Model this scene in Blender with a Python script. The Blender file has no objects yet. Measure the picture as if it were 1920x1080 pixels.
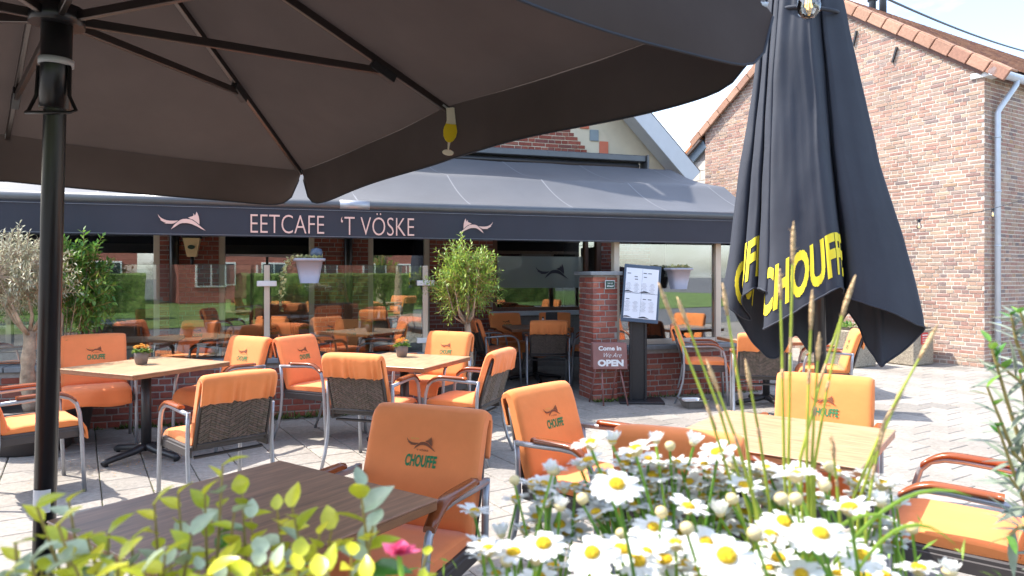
import bpy, bmesh, math, random
from mathutils import Vector, Matrix, noise as mnoise
from mathutils.geometry import tessellate_polygon
R = math.radians
rnd = random.Random(7)
S = bpy.context.scene
COL = S.collection

# ------------------------------------------------------------------ camera, sky, sun, exposure
cam_d = bpy.data.cameras.new('camera')
cam = bpy.data.objects.new('camera', cam_d); COL.objects.link(cam)
cam.location = (0, 0, 1.45); cam.rotation_euler = (R(90), 0, 0)
cam_d.sensor_width = 36; cam_d.lens = 24.4; cam_d.shift_y = -0.013
cam_d.clip_start = 0.05; cam_d.clip_end = 600
cam_d.dof.use_dof = True; cam_d.dof.focus_distance = 5.2; cam_d.dof.aperture_fstop = 7.1
S.camera = cam
SUN_EL, SUN_H = R(55), Vector((-0.95, 0.31, 0)).normalized()
W = bpy.data.worlds.new('World'); S.world = W; W.use_nodes = True
nt = W.node_tree; nt.nodes.clear()
sky = nt.nodes.new('ShaderNodeTexSky'); sky.sky_type = 'NISHITA'; sky.sun_disc = False
sky.sun_elevation = SUN_EL; sky.sun_rotation = math.atan2(SUN_H.x, SUN_H.y) % (2*math.pi)
sky.air_density = 1.0; sky.dust_density = 1.5; sky.ozone_density = 1.0
tc = nt.nodes.new('ShaderNodeTexCoord'); mp = nt.nodes.new('ShaderNodeMapping')
mp.inputs['Scale'].default_value = (1, 1, 2.6)
nz = nt.nodes.new('ShaderNodeTexNoise'); nz.inputs['Scale'].default_value = 2.3; nz.inputs['Detail'].default_value = 7; nz.inputs['Roughness'].default_value = .6
cr = nt.nodes.new('ShaderNodeValToRGB'); cr.color_ramp.elements[0].position = .46; cr.color_ramp.elements[1].position = .8
mx = nt.nodes.new('ShaderNodeMixRGB'); mx.inputs[2].default_value = (7, 7.3, 7.8, 1)
mu = nt.nodes.new('ShaderNodeMath'); mu.operation = 'MULTIPLY'; mu.inputs[1].default_value = .75
bg = nt.nodes.new('ShaderNodeBackground'); bg.inputs['Strength'].default_value = 0.15
wo = nt.nodes.new('ShaderNodeOutputWorld')
L = nt.links.new
L(tc.outputs['Generated'], mp.inputs['Vector']); L(mp.outputs[0], nz.inputs['Vector']); L(nz.outputs['Fac'], cr.inputs[0])
L(cr.outputs[0], mu.inputs[0]); L(mu.outputs[0], mx.inputs[0]); L(sky.outputs[0], mx.inputs[1]); L(mx.outputs[0], bg.inputs['Color']); L(bg.outputs[0], wo.inputs['Surface'])
sl = bpy.data.lights.new('sun', 'SUN'); sl.energy = 2.9; sl.angle = R(.55); sl.color = (1, .94, .85)
sun = bpy.data.objects.new('sun', sl); COL.objects.link(sun)
sdir = Vector((SUN_H.x*math.cos(SUN_EL), SUN_H.y*math.cos(SUN_EL), math.sin(SUN_EL)))
sun.rotation_euler = sdir.to_track_quat('Z', 'Y').to_euler(); sun.location = (-20, 8, 30)
S.view_settings.view_transform = 'Standard'; S.view_settings.look = 'None'
S.view_settings.exposure = 1.8; S.view_settings.gamma = 1.0; S.view_settings.use_curve_mapping = False
S.render.engine = 'CYCLES'; S.cycles.use_denoising = True
S.cycles.max_bounces = 9; S.cycles.transparent_max_bounces = 14; S.cycles.diffuse_bounces = 4; S.cycles.caustics_reflective = False; S.cycles.caustics_refractive = False

# ------------------------------------------------------------------ materials
def pbr(name, color, rough=.6, var=.12, scale=8, bump=0, bscale=60, metal=0, spec=.5, trans=0, tcol=None, rnd_obj=0, wood=None, sheen=0, coords='Object', rust=None):
    m = bpy.data.materials.new(name); m.use_nodes = True
    t = m.node_tree; n = t.nodes; l = t.links.new; b = n['Principled BSDF']
    b.inputs['Roughness'].default_value = rough; b.inputs['Metallic'].default_value = metal
    b.inputs['Specular IOR Level'].default_value = spec
    if sheen: b.inputs['Sheen Weight'].default_value = sheen
    co = n.new('ShaderNodeTexCoord'); src = co.outputs[coords]
    if coords == 'World':
        pass
    if wood:
        mpp = n.new('ShaderNodeMapping'); mpp.inputs['Scale'].default_value = wood; l(src, mpp.inputs[0]); src = mpp.outputs[0]
    no = n.new('ShaderNodeTexNoise'); no.inputs['Scale'].default_value = scale; no.inputs['Detail'].default_value = 6; no.inputs['Roughness'].default_value = .6
    l(src, no.inputs['Vector'])
    r = n.new('ShaderNodeValToRGB'); c = color
    r.color_ramp.elements[0].position = .3; r.color_ramp.elements[1].position = .7
    r.color_ramp.elements[0].color = tuple(max(0, x*(1-var)) for x in c) + (1,)
    r.color_ramp.elements[1].color = tuple(min(1, x*(1+var)) for x in c) + (1,)
    l(no.outputs['Fac'], r.inputs[0]); colout = r.outputs[0]
    if rnd_obj:
        ge = n.new('ShaderNodeNewGeometry'); oi = n.new('ShaderNodeObjectInfo')
        ad = n.new('ShaderNodeMath'); ad.operation = 'ADD'; l(ge.outputs['Random Per Island'], ad.inputs[0]); l(oi.outputs['Random'], ad.inputs[1])
        fr = n.new('ShaderNodeMath'); fr.operation = 'FRACT'; l(ad.outputs[0], fr.inputs[0])
        mr = n.new('ShaderNodeMapRange'); mr.inputs['To Min'].default_value = 1-rnd_obj; mr.inputs['To Max'].default_value = 1+rnd_obj; l(fr.outputs[0], mr.inputs['Value'])
        hs = n.new('ShaderNodeHueSaturation'); l(mr.outputs[0], hs.inputs['Value']); l(colout, hs.inputs['Color'])
        h2 = n.new('ShaderNodeMapRange'); h2.inputs['To Min'].default_value = .5+.08*rnd_obj; h2.inputs['To Max'].default_value = .5-.08*rnd_obj; l(fr.outputs[0], h2.inputs['Value']); l(h2.outputs[0], hs.inputs['Hue'])
        colout = hs.outputs[0]
    l(colout, b.inputs['Base Color'])
    if bump:
        nb = n.new('ShaderNodeTexNoise'); nb.inputs['Scale'].default_value = bscale; nb.inputs['Detail'].default_value = 4; l(co.outputs['Object'], nb.inputs['Vector'])
        bu = n.new('ShaderNodeBump'); bu.inputs['Strength'].default_value = bump; bu.inputs['Distance'].default_value = .01; l(nb.outputs['Fac'], bu.inputs['Height']); l(bu.outputs[0], b.inputs['Normal'])
    if trans:
        tr = n.new('ShaderNodeBsdfTranslucent'); mxs = n.new('ShaderNodeMixShader'); mxs.inputs[0].default_value = trans
        if tcol: tr.inputs[0].default_value = tcol + (1,)
        else: l(colout, tr.inputs[0])
        out = n['Material Output']; l(b.outputs[0], mxs.inputs[1]); l(tr.outputs[0], mxs.inputs[2]); l(mxs.outputs[0], out.inputs[0])
    return m

def ramp_random(name, stops, rough=.9, bump=.5, bscale=120, speck=.25):
    """one colour per piece (island or object), out of a ramp, with grain inside the piece"""
    m = bpy.data.materials.new(name); m.use_nodes = True
    t = m.node_tree; n = t.nodes; l = t.links.new; b = n['Principled BSDF']; b.inputs['Roughness'].default_value = rough; b.inputs['Specular IOR Level'].default_value = .25
    ge = n.new('ShaderNodeNewGeometry'); oi = n.new('ShaderNodeObjectInfo')
    ad = n.new('ShaderNodeMath'); ad.operation = 'ADD'; l(ge.outputs['Random Per Island'], ad.inputs[0]); l(oi.outputs['Random'], ad.inputs[1])
    fr = n.new('ShaderNodeMath'); fr.operation = 'FRACT'; l(ad.outputs[0], fr.inputs[0])
    r = n.new('ShaderNodeValToRGB'); els = r.color_ramp.elements
    while len(els) < len(stops): els.new(.5)
    for e, (p, c) in zip(els, stops): e.position = p; e.color = c + (1,)
    l(fr.outputs[0], r.inputs[0])
    no = n.new('ShaderNodeTexNoise'); no.inputs['Scale'].default_value = 26; no.inputs['Detail'].default_value = 8; no.inputs['Roughness'].default_value = .75; l(ge.outputs['Position'], no.inputs['Vector'])
    mr = n.new('ShaderNodeMapRange'); mr.inputs['From Min'].default_value = .3; mr.inputs['From Max'].default_value = .7; mr.inputs['To Min'].default_value = 1-speck; mr.inputs['To Max'].default_value = 1+speck; l(no.outputs['Fac'], mr.inputs['Value'])
    n2 = n.new('ShaderNodeTexNoise'); n2.inputs['Scale'].default_value = 1.1; n2.inputs['Detail'].default_value = 4; l(ge.outputs['Position'], n2.inputs['Vector'])
    m2 = n.new('ShaderNodeMapRange'); m2.inputs['From Min'].default_value = .3; m2.inputs['From Max'].default_value = .7; m2.inputs['To Min'].default_value = .82; m2.inputs['To Max'].default_value = 1.14; l(n2.outputs['Fac'], m2.inputs['Value'])
    mm = n.new('ShaderNodeMath'); mm.operation = 'MULTIPLY'; l(mr.outputs[0], mm.inputs[0]); l(m2.outputs[0], mm.inputs[1])
    hs = n.new('ShaderNodeHueSaturation'); l(mm.outputs[0], hs.inputs['Value']); l(r.outputs[0], hs.inputs['Color']); l(hs.outputs[0], b.inputs['Base Color'])
    nb = n.new('ShaderNodeTexNoise'); nb.inputs['Scale'].default_value = bscale; nb.inputs['Detail'].default_value = 5; l(ge.outputs['Position'], nb.inputs['Vector'])
    bu = n.new('ShaderNodeBump'); bu.inputs['Strength'].default_value = bump; bu.inputs['Distance'].default_value = .006; l(nb.outputs['Fac'], bu.inputs['Height']); l(bu.outputs[0], b.inputs['Normal'])
    return m

def glass(name, refl=.1, tint=(.93, .97, .95)):
    m = bpy.data.materials.new(name); m.use_nodes = True
    t = m.node_tree; n = t.nodes; l = t.links.new; n.remove(n['Principled BSDF'])
    tr = n.new('ShaderNodeBsdfTransparent'); tr.inputs[0].default_value = tint + (1,)
    gl = n.new('ShaderNodeBsdfGlossy'); gl.inputs['Roughness'].default_value = .003
    lw = n.new('ShaderNodeFresnel'); lw.inputs['IOR'].default_value = 1.5
    ad = n.new('ShaderNodeMath'); ad.operation = 'ADD'; ad.use_clamp = True; ad.inputs[1].default_value = refl; l(lw.outputs[0], ad.inputs[0])
    mi = n.new('ShaderNodeMixShader'); l(ad.outputs[0], mi.inputs[0]); l(tr.outputs[0], mi.inputs[1]); l(gl.outputs[0], mi.inputs[2])
    l(mi.outputs[0], n['Material Output'].inputs[0])
    return m

def chip(name, a, b_, scale=90):
    """exposed aggregate: pale pebbles in darker cement"""
    m = pbr(name, a, .95, .1, 10); t = m.node_tree; n = t.nodes; l = t.links.new; b = n['Principled BSDF']
    co = n.new('ShaderNodeTexCoord'); v = n.new('ShaderNodeTexVoronoi'); v.inputs['Scale'].default_value = scale; l(co.outputs['Object'], v.inputs['Vector'])
    mix = n.new('ShaderNodeMixRGB'); l(v.outputs['Color'], mix.inputs[0]); mix.inputs[1].default_value = a + (1,); mix.inputs[2].default_value = b_ + (1,); l(mix.outputs[0], b.inputs['Base Color'])
    bu = n.new('ShaderNodeBump'); bu.inputs['Strength'].default_value = .8; bu.inputs['Distance'].default_value = .008; bu.invert = True; l(v.outputs['Distance'], bu.inputs['Height']); l(bu.outputs[0], b.inputs['Normal'])
    return m

M = {}
M['orange'] = pbr('orange_cloth', (.86, .265, .085), .85, .07, 5, .3, 11, rnd_obj=.07, sheen=.15, spec=.25)
M['wicker'] = pbr('brown_wicker', (.125, .093, .072), .5, .3, 40, rnd_obj=.25)
M['rail'] = pbr('dark_frame', (.05, .042, .04), .5, .1)
M['alu'] = pbr('grey_tube', (.36, .37, .40), .38, .06, 20, metal=.55)
M['armwood'] = pbr('lacquered_arm', (.24, .062, .018), .22, .25, 6, wood=(1, .2, 1))
M['foxbrown'] = pbr('brown_print', (.2, .07, .03), .8, .05)
M['green_print'] = pbr('green_print', (.02, .2, .075), .8, .05)
M['tan_print'] = pbr('tan_print', (.7, .4, .08), .8, .05)
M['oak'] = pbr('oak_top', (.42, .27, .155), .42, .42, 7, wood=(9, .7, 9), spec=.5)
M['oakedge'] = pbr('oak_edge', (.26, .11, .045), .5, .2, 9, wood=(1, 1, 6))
M['oak_shaded'] = pbr('shaded_oak_top', (.31, .15, .078), .38, .4, 6, wood=(8, .7, 8), spec=.5)  # same oak as the sunny tops, with shade put into its darker colour
M['iron'] = pbr('black_iron', (.022, .022, .025), .42, .15, 30)
M['ribmetal'] = pbr('rib_metal', (.13, .115, .11), .34, .06, metal=1.0)
M['black'] = pbr('black_paint', (.012, .012, .014), .28, .2, 10)
M['canvas'] = pbr('black_canvas', (.066, .050, .045), .85, .10, 3, .22, 7, trans=.12, spec=.2)
M['canvas2'] = pbr('charcoal_canvas', (.036, .041, .055), .72, .12, 2.5, .3, 9, spec=.3)
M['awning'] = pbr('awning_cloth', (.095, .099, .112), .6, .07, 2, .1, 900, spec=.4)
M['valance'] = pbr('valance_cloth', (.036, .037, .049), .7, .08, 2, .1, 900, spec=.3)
M['seam'] = pbr('pale_seam', (.19, .195, .215), .7, .05)
M['bar'] = pbr('dark_profile', (.10, .105, .115), .38, .08, metal=.3)
M['salmon'] = pbr('salmon_print', (.72, .47, .40), .8, .04)
M['yellow'] = pbr('yellow_print', (.80, .66, .03), .7, .05)
M['white'] = pbr('white_paint', (.72, .72, .71), .45, .05)
M['cream'] = pbr('cream_paint', (.56, .47, .37), .5, .06)
M['greyboard'] = pbr('grey_board', (.52, .54, .57), .5, .04)
M['creampanel'] = pbr('cream_panel', (.62, .55, .42), .7, .08, 3)
M['greytile'] = pbr('grey_tile', (.22, .27, .3), .5, .05)
M['redtile'] = pbr('red_tile', (.58, .14, .07), .5, .05)
M['woodframe'] = pbr('brown_wood', (.12, .045, .025), .45, .2, 6, wood=(9, 9, 1))
M['brick'] = ramp_random('gable_brick', [(0, (.36, .205, .165)), (.2, (.40, .25, .195)), (.4, (.43, .29, .215)), (.55, (.32, .235, .205)), (.7, (.44, .33, .24)), (.85, (.38, .21, .17)), (.94, (.22, .175, .165)), (1, (.44, .28, .17))], speck=.22)
M['redbrick'] = ramp_random('red_brick', [(0, (.25, .07, .05)), (.4, (.33, .10, .07)), (.7, (.20, .075, .065)), (1, (.37, .14, .095))])
M['mortar'] = pbr('pale_mortar', (.60, .535, .46), .95, .15, 20, .5, 150)
M['gmortar'] = pbr('grey_mortar', (.34, .31, .29), .95, .18, 20, .5, 150)
M['block'] = ramp_random('pale_block', [(0, (.58, .54, .47)), (.5, (.66, .61, .53)), (1, (.52, .50, .46))], speck=.1)
M['slab'] = ramp_random('paving_slab', [(0, (.255, .232, .206)), (.3, (.31, .284, .254)), (.65, (.275, .252, .227)), (.9, (.33, .304, .272)), (1, (.21, .196, .178))], .9, .4, 260, .26)
M['joint'] = pbr('sandy_joint', (.075, .07, .035), .95, .5, 5, .6, 200)
M['stone'] = pbr('blue_stone', (.22, .235, .25), .55, .15, 12, .2)
M['rooftile'] = ramp_random('clay_tile', [(0, (.36, .15, .085)), (.5, (.47, .22, .12)), (1, (.29, .13, .09))], .8, .3)
M['vergetile'] = ramp_random('verge_tile', [(0, (.36, .20, .135)), (.5, (.44, .26, .18)), (1, (.31, .165, .12))], .8, .3)
M['orangetile'] = ramp_random('orange_tile', [(0, (.55, .21, .08)), (.5, (.62, .26, .11)), (1, (.48, .17, .07))], .8, .3)
M['fascia'] = pbr('slate_board', (.17, .23, .28), .5, .08)
M['zinc'] = pbr('zinc_pipe', (.55, .6, .67), .4, .06, 6, metal=.2)
M['flue'] = pbr('flue_pipe', (.05, .06, .075), .5, .1)
M['glass'] = glass('screen_glass', .09)
M['pane'] = glass('window_glass', .22, (.82, .86, .86))
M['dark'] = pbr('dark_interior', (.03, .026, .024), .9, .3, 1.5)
M['blind'] = pbr('blind_cloth', (.20, .17, .14), .8, .05)
M['wblind'] = pbr('white_blind', (.62, .62, .6), .8, .04)
M['terracotta'] = pbr('taupe_pot', (.16, .125, .11), .6, .1)
M['lilac'] = pbr('grey_pot', (.33, .33, .385), .55, .06)
M['soil'] = pbr('soil', (.05, .035, .025), .95, .3, 30, .8, 60)
M['bark'] = pbr('olive_bark', (.36, .27, .19), .9, .45, 14, .9, 40)
M['olive_grey'] = pbr('olive_leaf_grey', (.42, .42, .29), .5, .25, 6, trans=.3, rnd_obj=.35)
M['olive_green'] = pbr('olive_leaf_green', (.25, .38, .06), .45, .25, 6, trans=.35, rnd_obj=.4)
M['laurel'] = pbr('laurel_leaf', (.14, .28, .05), .4, .25, 6, trans=.35, rnd_obj=.4)
M['olive_near'] = pbr('olive_leaf_near', (.27, .32, .24), .38, .3, 30, trans=.2, rnd_obj=.35)
M['euo'] = pbr('glossy_green_leaf', (.13, .30, .04), .2, .35, 30, trans=.25, rnd_obj=.4, spec=.6)
M['euo_y'] = pbr('yellow_leaf', (.62, .62, .045), .3, .25, 30, trans=.35, rnd_obj=.25)
M['euo_p'] = pbr('pale_leaf', (.46, .54, .36), .3, .3, 30, trans=.3, rnd_obj=.2)
M['twig'] = pbr('yellow_twig', (.33, .24, .08), .6, .2)
M['petal'] = pbr('white_petal', (.84, .84, .82), .6, .03, 40, trans=.3)
M['disc'] = pbr('yellow_disc', (.85, .50, .01), .8, .25, 400, .8, 600)
M['calyx'] = pbr('straw_bud', (.62, .50, .26), .7, .2, 40)
M['stem'] = pbr('green_stem', (.26, .46, .06), .5, .2, trans=.4, rnd_obj=.3)
M['sedge'] = pbr('sedge_stem', (.36, .42, .05), .5, .35, 12, trans=.15)
M['spike'] = pbr('brown_spike', (.62, .42, .22), .8, .35, 80, .8, 300)
M['pink'] = pbr('pink_petal', (.75, .13, .28), .6, .35, 60, trans=.3)
M['kal'] = pbr('orange_flower', (.80, .34, .02), .6, .3, 60, rnd_obj=.3)
M['ivy'] = pbr('pale_ivy', (.48, .46, .2), .5, .3, 20, trans=.3, rnd_obj=.35)
M['moss'] = pbr('moss', (.09, .14, .03), .95, .5, 20, rnd_obj=.4, trans=.2)
M['straw'] = pbr('dry_litter', (.42, .26, .13), .95, .4, 20, rnd_obj=.4)
M['signbrown'] = pbr('sign_brown', (.25, .115, .10), .5, .12, 8)
M['signgreen'] = pbr('sign_green', (.02, .065, .05), .4, .05)
M['signred'] = pbr('sign_red', (.58, .05, .05), .5, .05)
M['paper'] = pbr('menu_paper', (.70, .72, .78), .6, .02)
M['ink'] = pbr('ink', (.04, .04, .06), .7, .1)
M['navy'] = pbr('navy_frame', (.06, .085, .13), .4, .08)
M['steel'] = pbr('steel_bowl', (.6, .58, .54), .25, .05, metal=.9)
M['pebble'] = chip('pebble_concrete', (.18, .155, .12), (.5, .43, .33))
M['lantern'] = pbr('lantern_glass', (.85, .66, .38), .4, .06)
M['beer'] = pbr('beer_yellow', (.95, .66, .02), .4, .08)
M['foam'] = pbr('foam_cream', (.90, .80, .68), .5, .04)
M['bulb'] = glass('bulb_glass', .12, (1, .97, .9))
M['filament'] = pbr('filament', (.85, .55, .15), .4)
_f = M['filament'].node_tree.nodes['Principled BSDF']; _f.inputs['Emission Color'].default_value = (1, .62, .2, 1); _f.inputs['Emission Strength'].default_value = 1.2
M['lawn'] = pbr('lawn', (.12, .19, .04), .9, .35, 1.2, .6, 40)
M['hedge'] = pbr('hedge_leaf', (.10, .14, .03), .9, .75, 9, 1, 14)
M['road'] = pbr('asphalt', (.13, .13, .135), .9, .15, 6, .3, 120)
M['housebrick'] = pbr('far_brick', (.36, .13, .10), .9, .2, 6)
M['farroof'] = pbr('far_roof', (.12, .09, .08), .9, .2, 4)
M['farglass'] = pbr('far_glass', (.06, .07, .08), .1, .1)

# ------------------------------------------------------------------ mesh helpers
class MB:
    def __init__(s): s.v = []; s.f = []; s.mi = []; s.sm = []
    def add(s, vs, fs, mi=0, sm=False, T=None):
        o = len(s.v)
        s.v += [tuple(T @ Vector(p)) for p in vs] if T is not None else [tuple(p) for p in vs]
        for f in fs: s.f.append(tuple(i+o for i in f)); s.mi.append(mi); s.sm.append(sm)
        return s
    def box(s, c, d, T=None, mi=0, rz=0):
        x, y, z = d[0]/2, d[1]/2, d[2]/2
        vs = [Vector((a*x, b*y, e*z)) for a in (-1, 1) for b in (-1, 1) for e in (-1, 1)]
        if rz: q = Matrix.Rotation(rz, 3, 'Z'); vs = [q @ p for p in vs]
        vs = [p + Vector(c) for p in vs]
        return s.add(vs, [(0, 1, 3, 2), (4, 6, 7, 5), (0, 4, 5, 1), (2, 3, 7, 6), (0, 2, 6, 4), (1, 5, 7, 3)], mi, False, T)
    def rbox(s, c, d, b=.004, T=None, mi=0):
        """box with chamfered edges"""
        x, y, z = d[0]/2, d[1]/2, d[2]/2; b = min(b, x*.9, y*.9, z*.9)
        bm = bmesh.new(); bmesh.ops.create_cube(bm, size=1)
        for p in bm.verts: p.co = Vector((p.co.x*d[0], p.co.y*d[1], p.co.z*d[2])) + Vector(c)
        bmesh.ops.bevel(bm, geom=list(bm.edges), offset=b, segments=1, affect='EDGES')
        bm.verts.index_update()
        s.add([p.co.copy() for p in bm.verts], [[q.index for q in f.verts] for f in bm.faces], mi, False, T); bm.free(); return s
    def tube(s, path, r, n=8, cap=True, T=None, mi=0, sq=False):
        P = [Vector(p) for p in path]; k = len(P); rr = r if isinstance(r, (list, tuple)) else [r]*k
        vs = []; u = None
        for i, p in enumerate(P):
            t = (P[min(i+1, k-1)] - P[max(i-1, 0)]).normalized()
            if u is None: u = (Vector((0, 0, 1)) if abs(t.z) < .9 else Vector((1, 0, 0))).cross(t).normalized()
            else: u = (u - t*u.dot(t)).normalized()
            w = t.cross(u)
            for j in range(n):
                a = 2*math.pi*(j+.5)/n; vs.append(p + (u*math.cos(a) + w*math.sin(a))*rr[i])
        fs = [(i*n+j, i*n+(j+1) % n, (i+1)*n+(j+1) % n, (i+1)*n+j) for i in range(k-1) for j in range(n)]
        s.add(vs, fs, mi, n > 4, T)
        if cap:
            o = len(s.v) - len(vs); s.f.append(tuple(o+j for j in range(n))[::-1]); s.mi.append(mi); s.sm.append(False)
            s.f.append(tuple(o+(k-1)*n+j for j in range(n))); s.mi.append(mi); s.sm.append(False)
        return s
    def lathe(s, prof, n=20, T=None, mi=0, smooth=True):
        vs = [(r*math.cos(2*math.pi*j/n), r*math.sin(2*math.pi*j/n), z) for r, z in prof for j in range(n)]
        fs = [(i*n+j, i*n+(j+1) % n, (i+1)*n+(j+1) % n, (i+1)*n+j) for i in range(len(prof)-1) for j in range(n)]
        return s.add(vs, fs, mi, smooth, T)
    def grid(s, P, nu, nv, T=None, mi=0, cu=False, cv=False):
        """P[i][j], i along u, j along v"""
        vs = [P[i][j] for i in range(nu) for j in range(nv)]
        fs = [(i*nv+j, ((i+1) % nu)*nv+j, ((i+1) % nu)*nv+(j+1) % nv, i*nv+(j+1) % nv) for i in range(nu if cu else nu-1) for j in range(nv if cv else nv-1)]
        return s.add(vs, fs, mi, True, T)
    def prism(s, poly, h, T=None, mi=0):
        """flat polygon in xy, thickness h in z"""
        n = len(poly); tri = tessellate_polygon([[Vector((p[0], p[1], 0)) for p in poly]])
        vs = [(p[0], p[1], 0) for p in poly] + [(p[0], p[1], h) for p in poly]
        a = sum(poly[i][0]*poly[(i+1) % n][1]-poly[(i+1) % n][0]*poly[i][1] for i in range(n))
        def fix(t):
            p, q, r = (Vector(poly[i]) for i in t); return t if ((q-p).x*(r-p).y-(q-p).y*(r-p).x) > 0 else (t[0], t[2], t[1])
        tri = [fix(tuple(t)) for t in tri]
        fs = [tuple(i+n for i in t) for t in tri] + [t[::-1] for t in tri]
        fs += [(i, (i+1) % n, (i+1) % n+n, i+n) if a > 0 else (i+n, (i+1) % n+n, (i+1) % n, i) for i in range(n)]
        return s.add(vs, fs, mi, False, T)
    def mesh(s, name, mats):
        me = bpy.data.meshes.new(name); me.from_pydata(s.v, [], s.f)
        for m in (mats if isinstance(mats, (list, tuple)) else [mats]): me.materials.append(m)
        me.polygons.foreach_set('material_index', s.mi); me.polygons.foreach_set('use_smooth', s.sm); me.update(); return me

def link(name, me, parent=None, loc=(0, 0, 0), rot=None, kind=None, scale=None):
    o = bpy.data.objects.new(name, me); COL.objects.link(o); o.parent = parent; o.location = loc
    if rot is not None: o.rotation_euler = rot
    if scale is not None: o.scale = scale
    if kind: o['kind'] = kind
    return o
def obj(name, mb, mats, parent=None, loc=(0, 0, 0), rot=None, kind=None):
    return link(name, mb.mesh(name, mats), parent, loc, rot, kind)
def tag(o, label, cat, group=None):
    o['label'] = label; o['category'] = cat
    if group: o['group'] = group
    return o
def thing(name, label, cat, loc=(0, 0, 0), rz=0, group=None):
    o = bpy.data.objects.new(name, None); COL.objects.link(o); o.location = loc; o.rotation_euler = (0, 0, rz); o.empty_display_size = .1
    return tag(o, label, cat, group)
def copy_tree(o, parent=None):
    c = o.copy(); COL.objects.link(c); c.parent = parent
    for ch in o.children: copy_tree(ch, c)
    return c
def frame(o, x, y, z):
    m = Matrix((x, y, z)).transposed().to_4x4(); m.translation = Vector(o); return m

_tc = {}
def text2d(txt, bold=0, shear=0):
    """verts (x, y) and triangles of a word in the built-in font, cap height about .7"""
    k = (txt, bold, shear)
    if k in _tc: return _tc[k]
    cu = bpy.data.curves.new('lettering', 'FONT'); cu.body = txt; cu.offset = bold; cu.shear = shear; cu.resolution_u = 4; cu.fill_mode = 'FRONT'
    o = bpy.data.objects.new('lettering', cu); COL.objects.link(o); bpy.context.view_layer.update()
    me = bpy.data.meshes.new_from_object(o.evaluated_get(bpy.context.evaluated_depsgraph_get()))
    v = [(p.co.x, p.co.y) for p in me.vertices]; f = [tuple(p.vertices) for p in me.polygons]
    bpy.data.objects.remove(o); bpy.data.curves.remove(cu); bpy.data.meshes.remove(me)
    _tc[k] = (v, f); return v, f
def word(mb, txt, cx, cy, w, h, T, mi=0, bold=0, shear=0):
    """fit a word in the box w x h centred at cx, cy of plane T (x right, y up, z out); h=None keeps the proportion"""
    v, f = text2d(txt, bold, shear)
    x0 = min(p[0] for p in v); x1 = max(p[0] for p in v); y0 = min(p[1] for p in v); y1 = max(p[1] for p in v)
    sx = w/(x1-x0); sy = h/(y1-y0) if h else sx
    mb.add([(cx+(p[0]-(x0+x1)/2)*sx, cy+(p[1]-(y0+y1)/2)*sy, 0) for p in v], f, mi, False, T)

FOX = [[(240,175),(290,250),(340,285),(400,315),(460,332),(520,340),(620,340),(720,330),(680,365),(640,395),(600,412),(560,420),(395,415),(430,398),(380,380),(330,350),(290,320),(320,315),(290,285),(265,250)],
       [(550,560),(620,450),(720,350),(780,310),(830,290),(920,282),(1030,300),(1090,335),(1150,380),(1250,470),(1385,590),(1280,540),(1180,480),(1050,420),(980,400),(920,392),(820,395),(760,415),(720,440),(640,500)],
       [(955,250),(1075,205),(1085,190),(1085,135),(1105,165),(1120,195),(1135,165),(1160,90),(1190,150),(1215,230),(1228,330),(1228,425),(1170,375),(1120,335),(1075,300),(1020,285)]]
def fox(mb, cx, cy, w, T, mi=0, flip=False, h=.0008):
    s = w/1145.0
    for poly in FOX:
        pts = [(((x-812) if not flip else (812-x))*s+cx, -(y-340)*s+cy) for x, y in poly]
        mb.prism(pts if not flip else pts[::-1], h, T, mi)

# ------------------------------------------------------------------ ground and paving
FA = math.atan2(.296, .955)                                # angle of the café front
def fw(u, v, z=0):                                         # café frame (along, away, up) to world
    return Vector((.955*u - .296*v, 7.7 + .296*u + .955*v, z))
def px_of(p):
    if p.y < .1: return None
    return (960 + 1300*p.x/p.y, 515 - 1300*(p.z-1.45)/p.y)
def inview(p, m=30):
    q = px_of(p); return q is not None and -m < q[0] < 1920+m and -m < q[1] < 1080+m

g = MB(); g.add([(-250, -250, -.05), (250, -250, -.05), (250, 300, -.05), (-250, 300, -.05)], [(0, 1, 2, 3)])
obj('ground', g, M['road'], kind='structure')
g = MB(); g.add([(-14, .3, -.014), (18, .3, -.014), (18, 20, -.014), (-14, 20, -.014)], [(0, 1, 2, 3)])
pave = obj('pavement', g, M['joint'], kind='structure')
tiles = []
pa, pc = Vector((-.53, .848, 0)), Vector((.848, .53, 0)); p0 = Vector((-1.95, 5.63, 0)); T_ = .30
for i in range(-40, 60):
    for j in range(-60, 60):
        c = p0 + pc*((i+.5)*T_) + pa*((j + (.5 if i % 2 else 0))*T_)
        if .6 < c.y < 19 and -12 < c.x < 16: tiles.append(c)
tiles.sort(key=lambda c: (0 if (inview(c, 60)) else 1, c.y))
def slab_mb(mb, c=(0, 0, 0), rz=0, w=.293, dz=0):
    h = w/2; b = .006; q = Matrix.Translation(c) @ Matrix.Rotation(rz, 4, 'Z')
    top = [(-h+b, -h+b, dz), (h-b, -h+b, dz), (h-b, h-b, dz), (-h+b, h-b, dz)]
    mid = [(-h, -h, dz-.005), (h, -h, dz-.005), (h, h, dz-.005), (-h, h, dz-.005)]
    lo = [(x, y, -.03) for x, y, z in mid]
    vs = top + mid + lo; fs = [(0, 1, 2, 3)] + [(a+4, (a+1) % 4+4, (a+1) % 4, a) for a in range(4)] + [(a+8, (a+1) % 4+8, (a+1) % 4+4, a+4) for a in range(4)]
    mb.add(vs, fs, 0, False, q)
pang = math.atan2(.53, .848)
slab_me = []
for k in range(5):
    m_ = MB(); slab_mb(m_, w=.292+.0008*k); slab_me.append(m_.mesh('paving_slab', M['slab']))
rest = MB()
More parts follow.
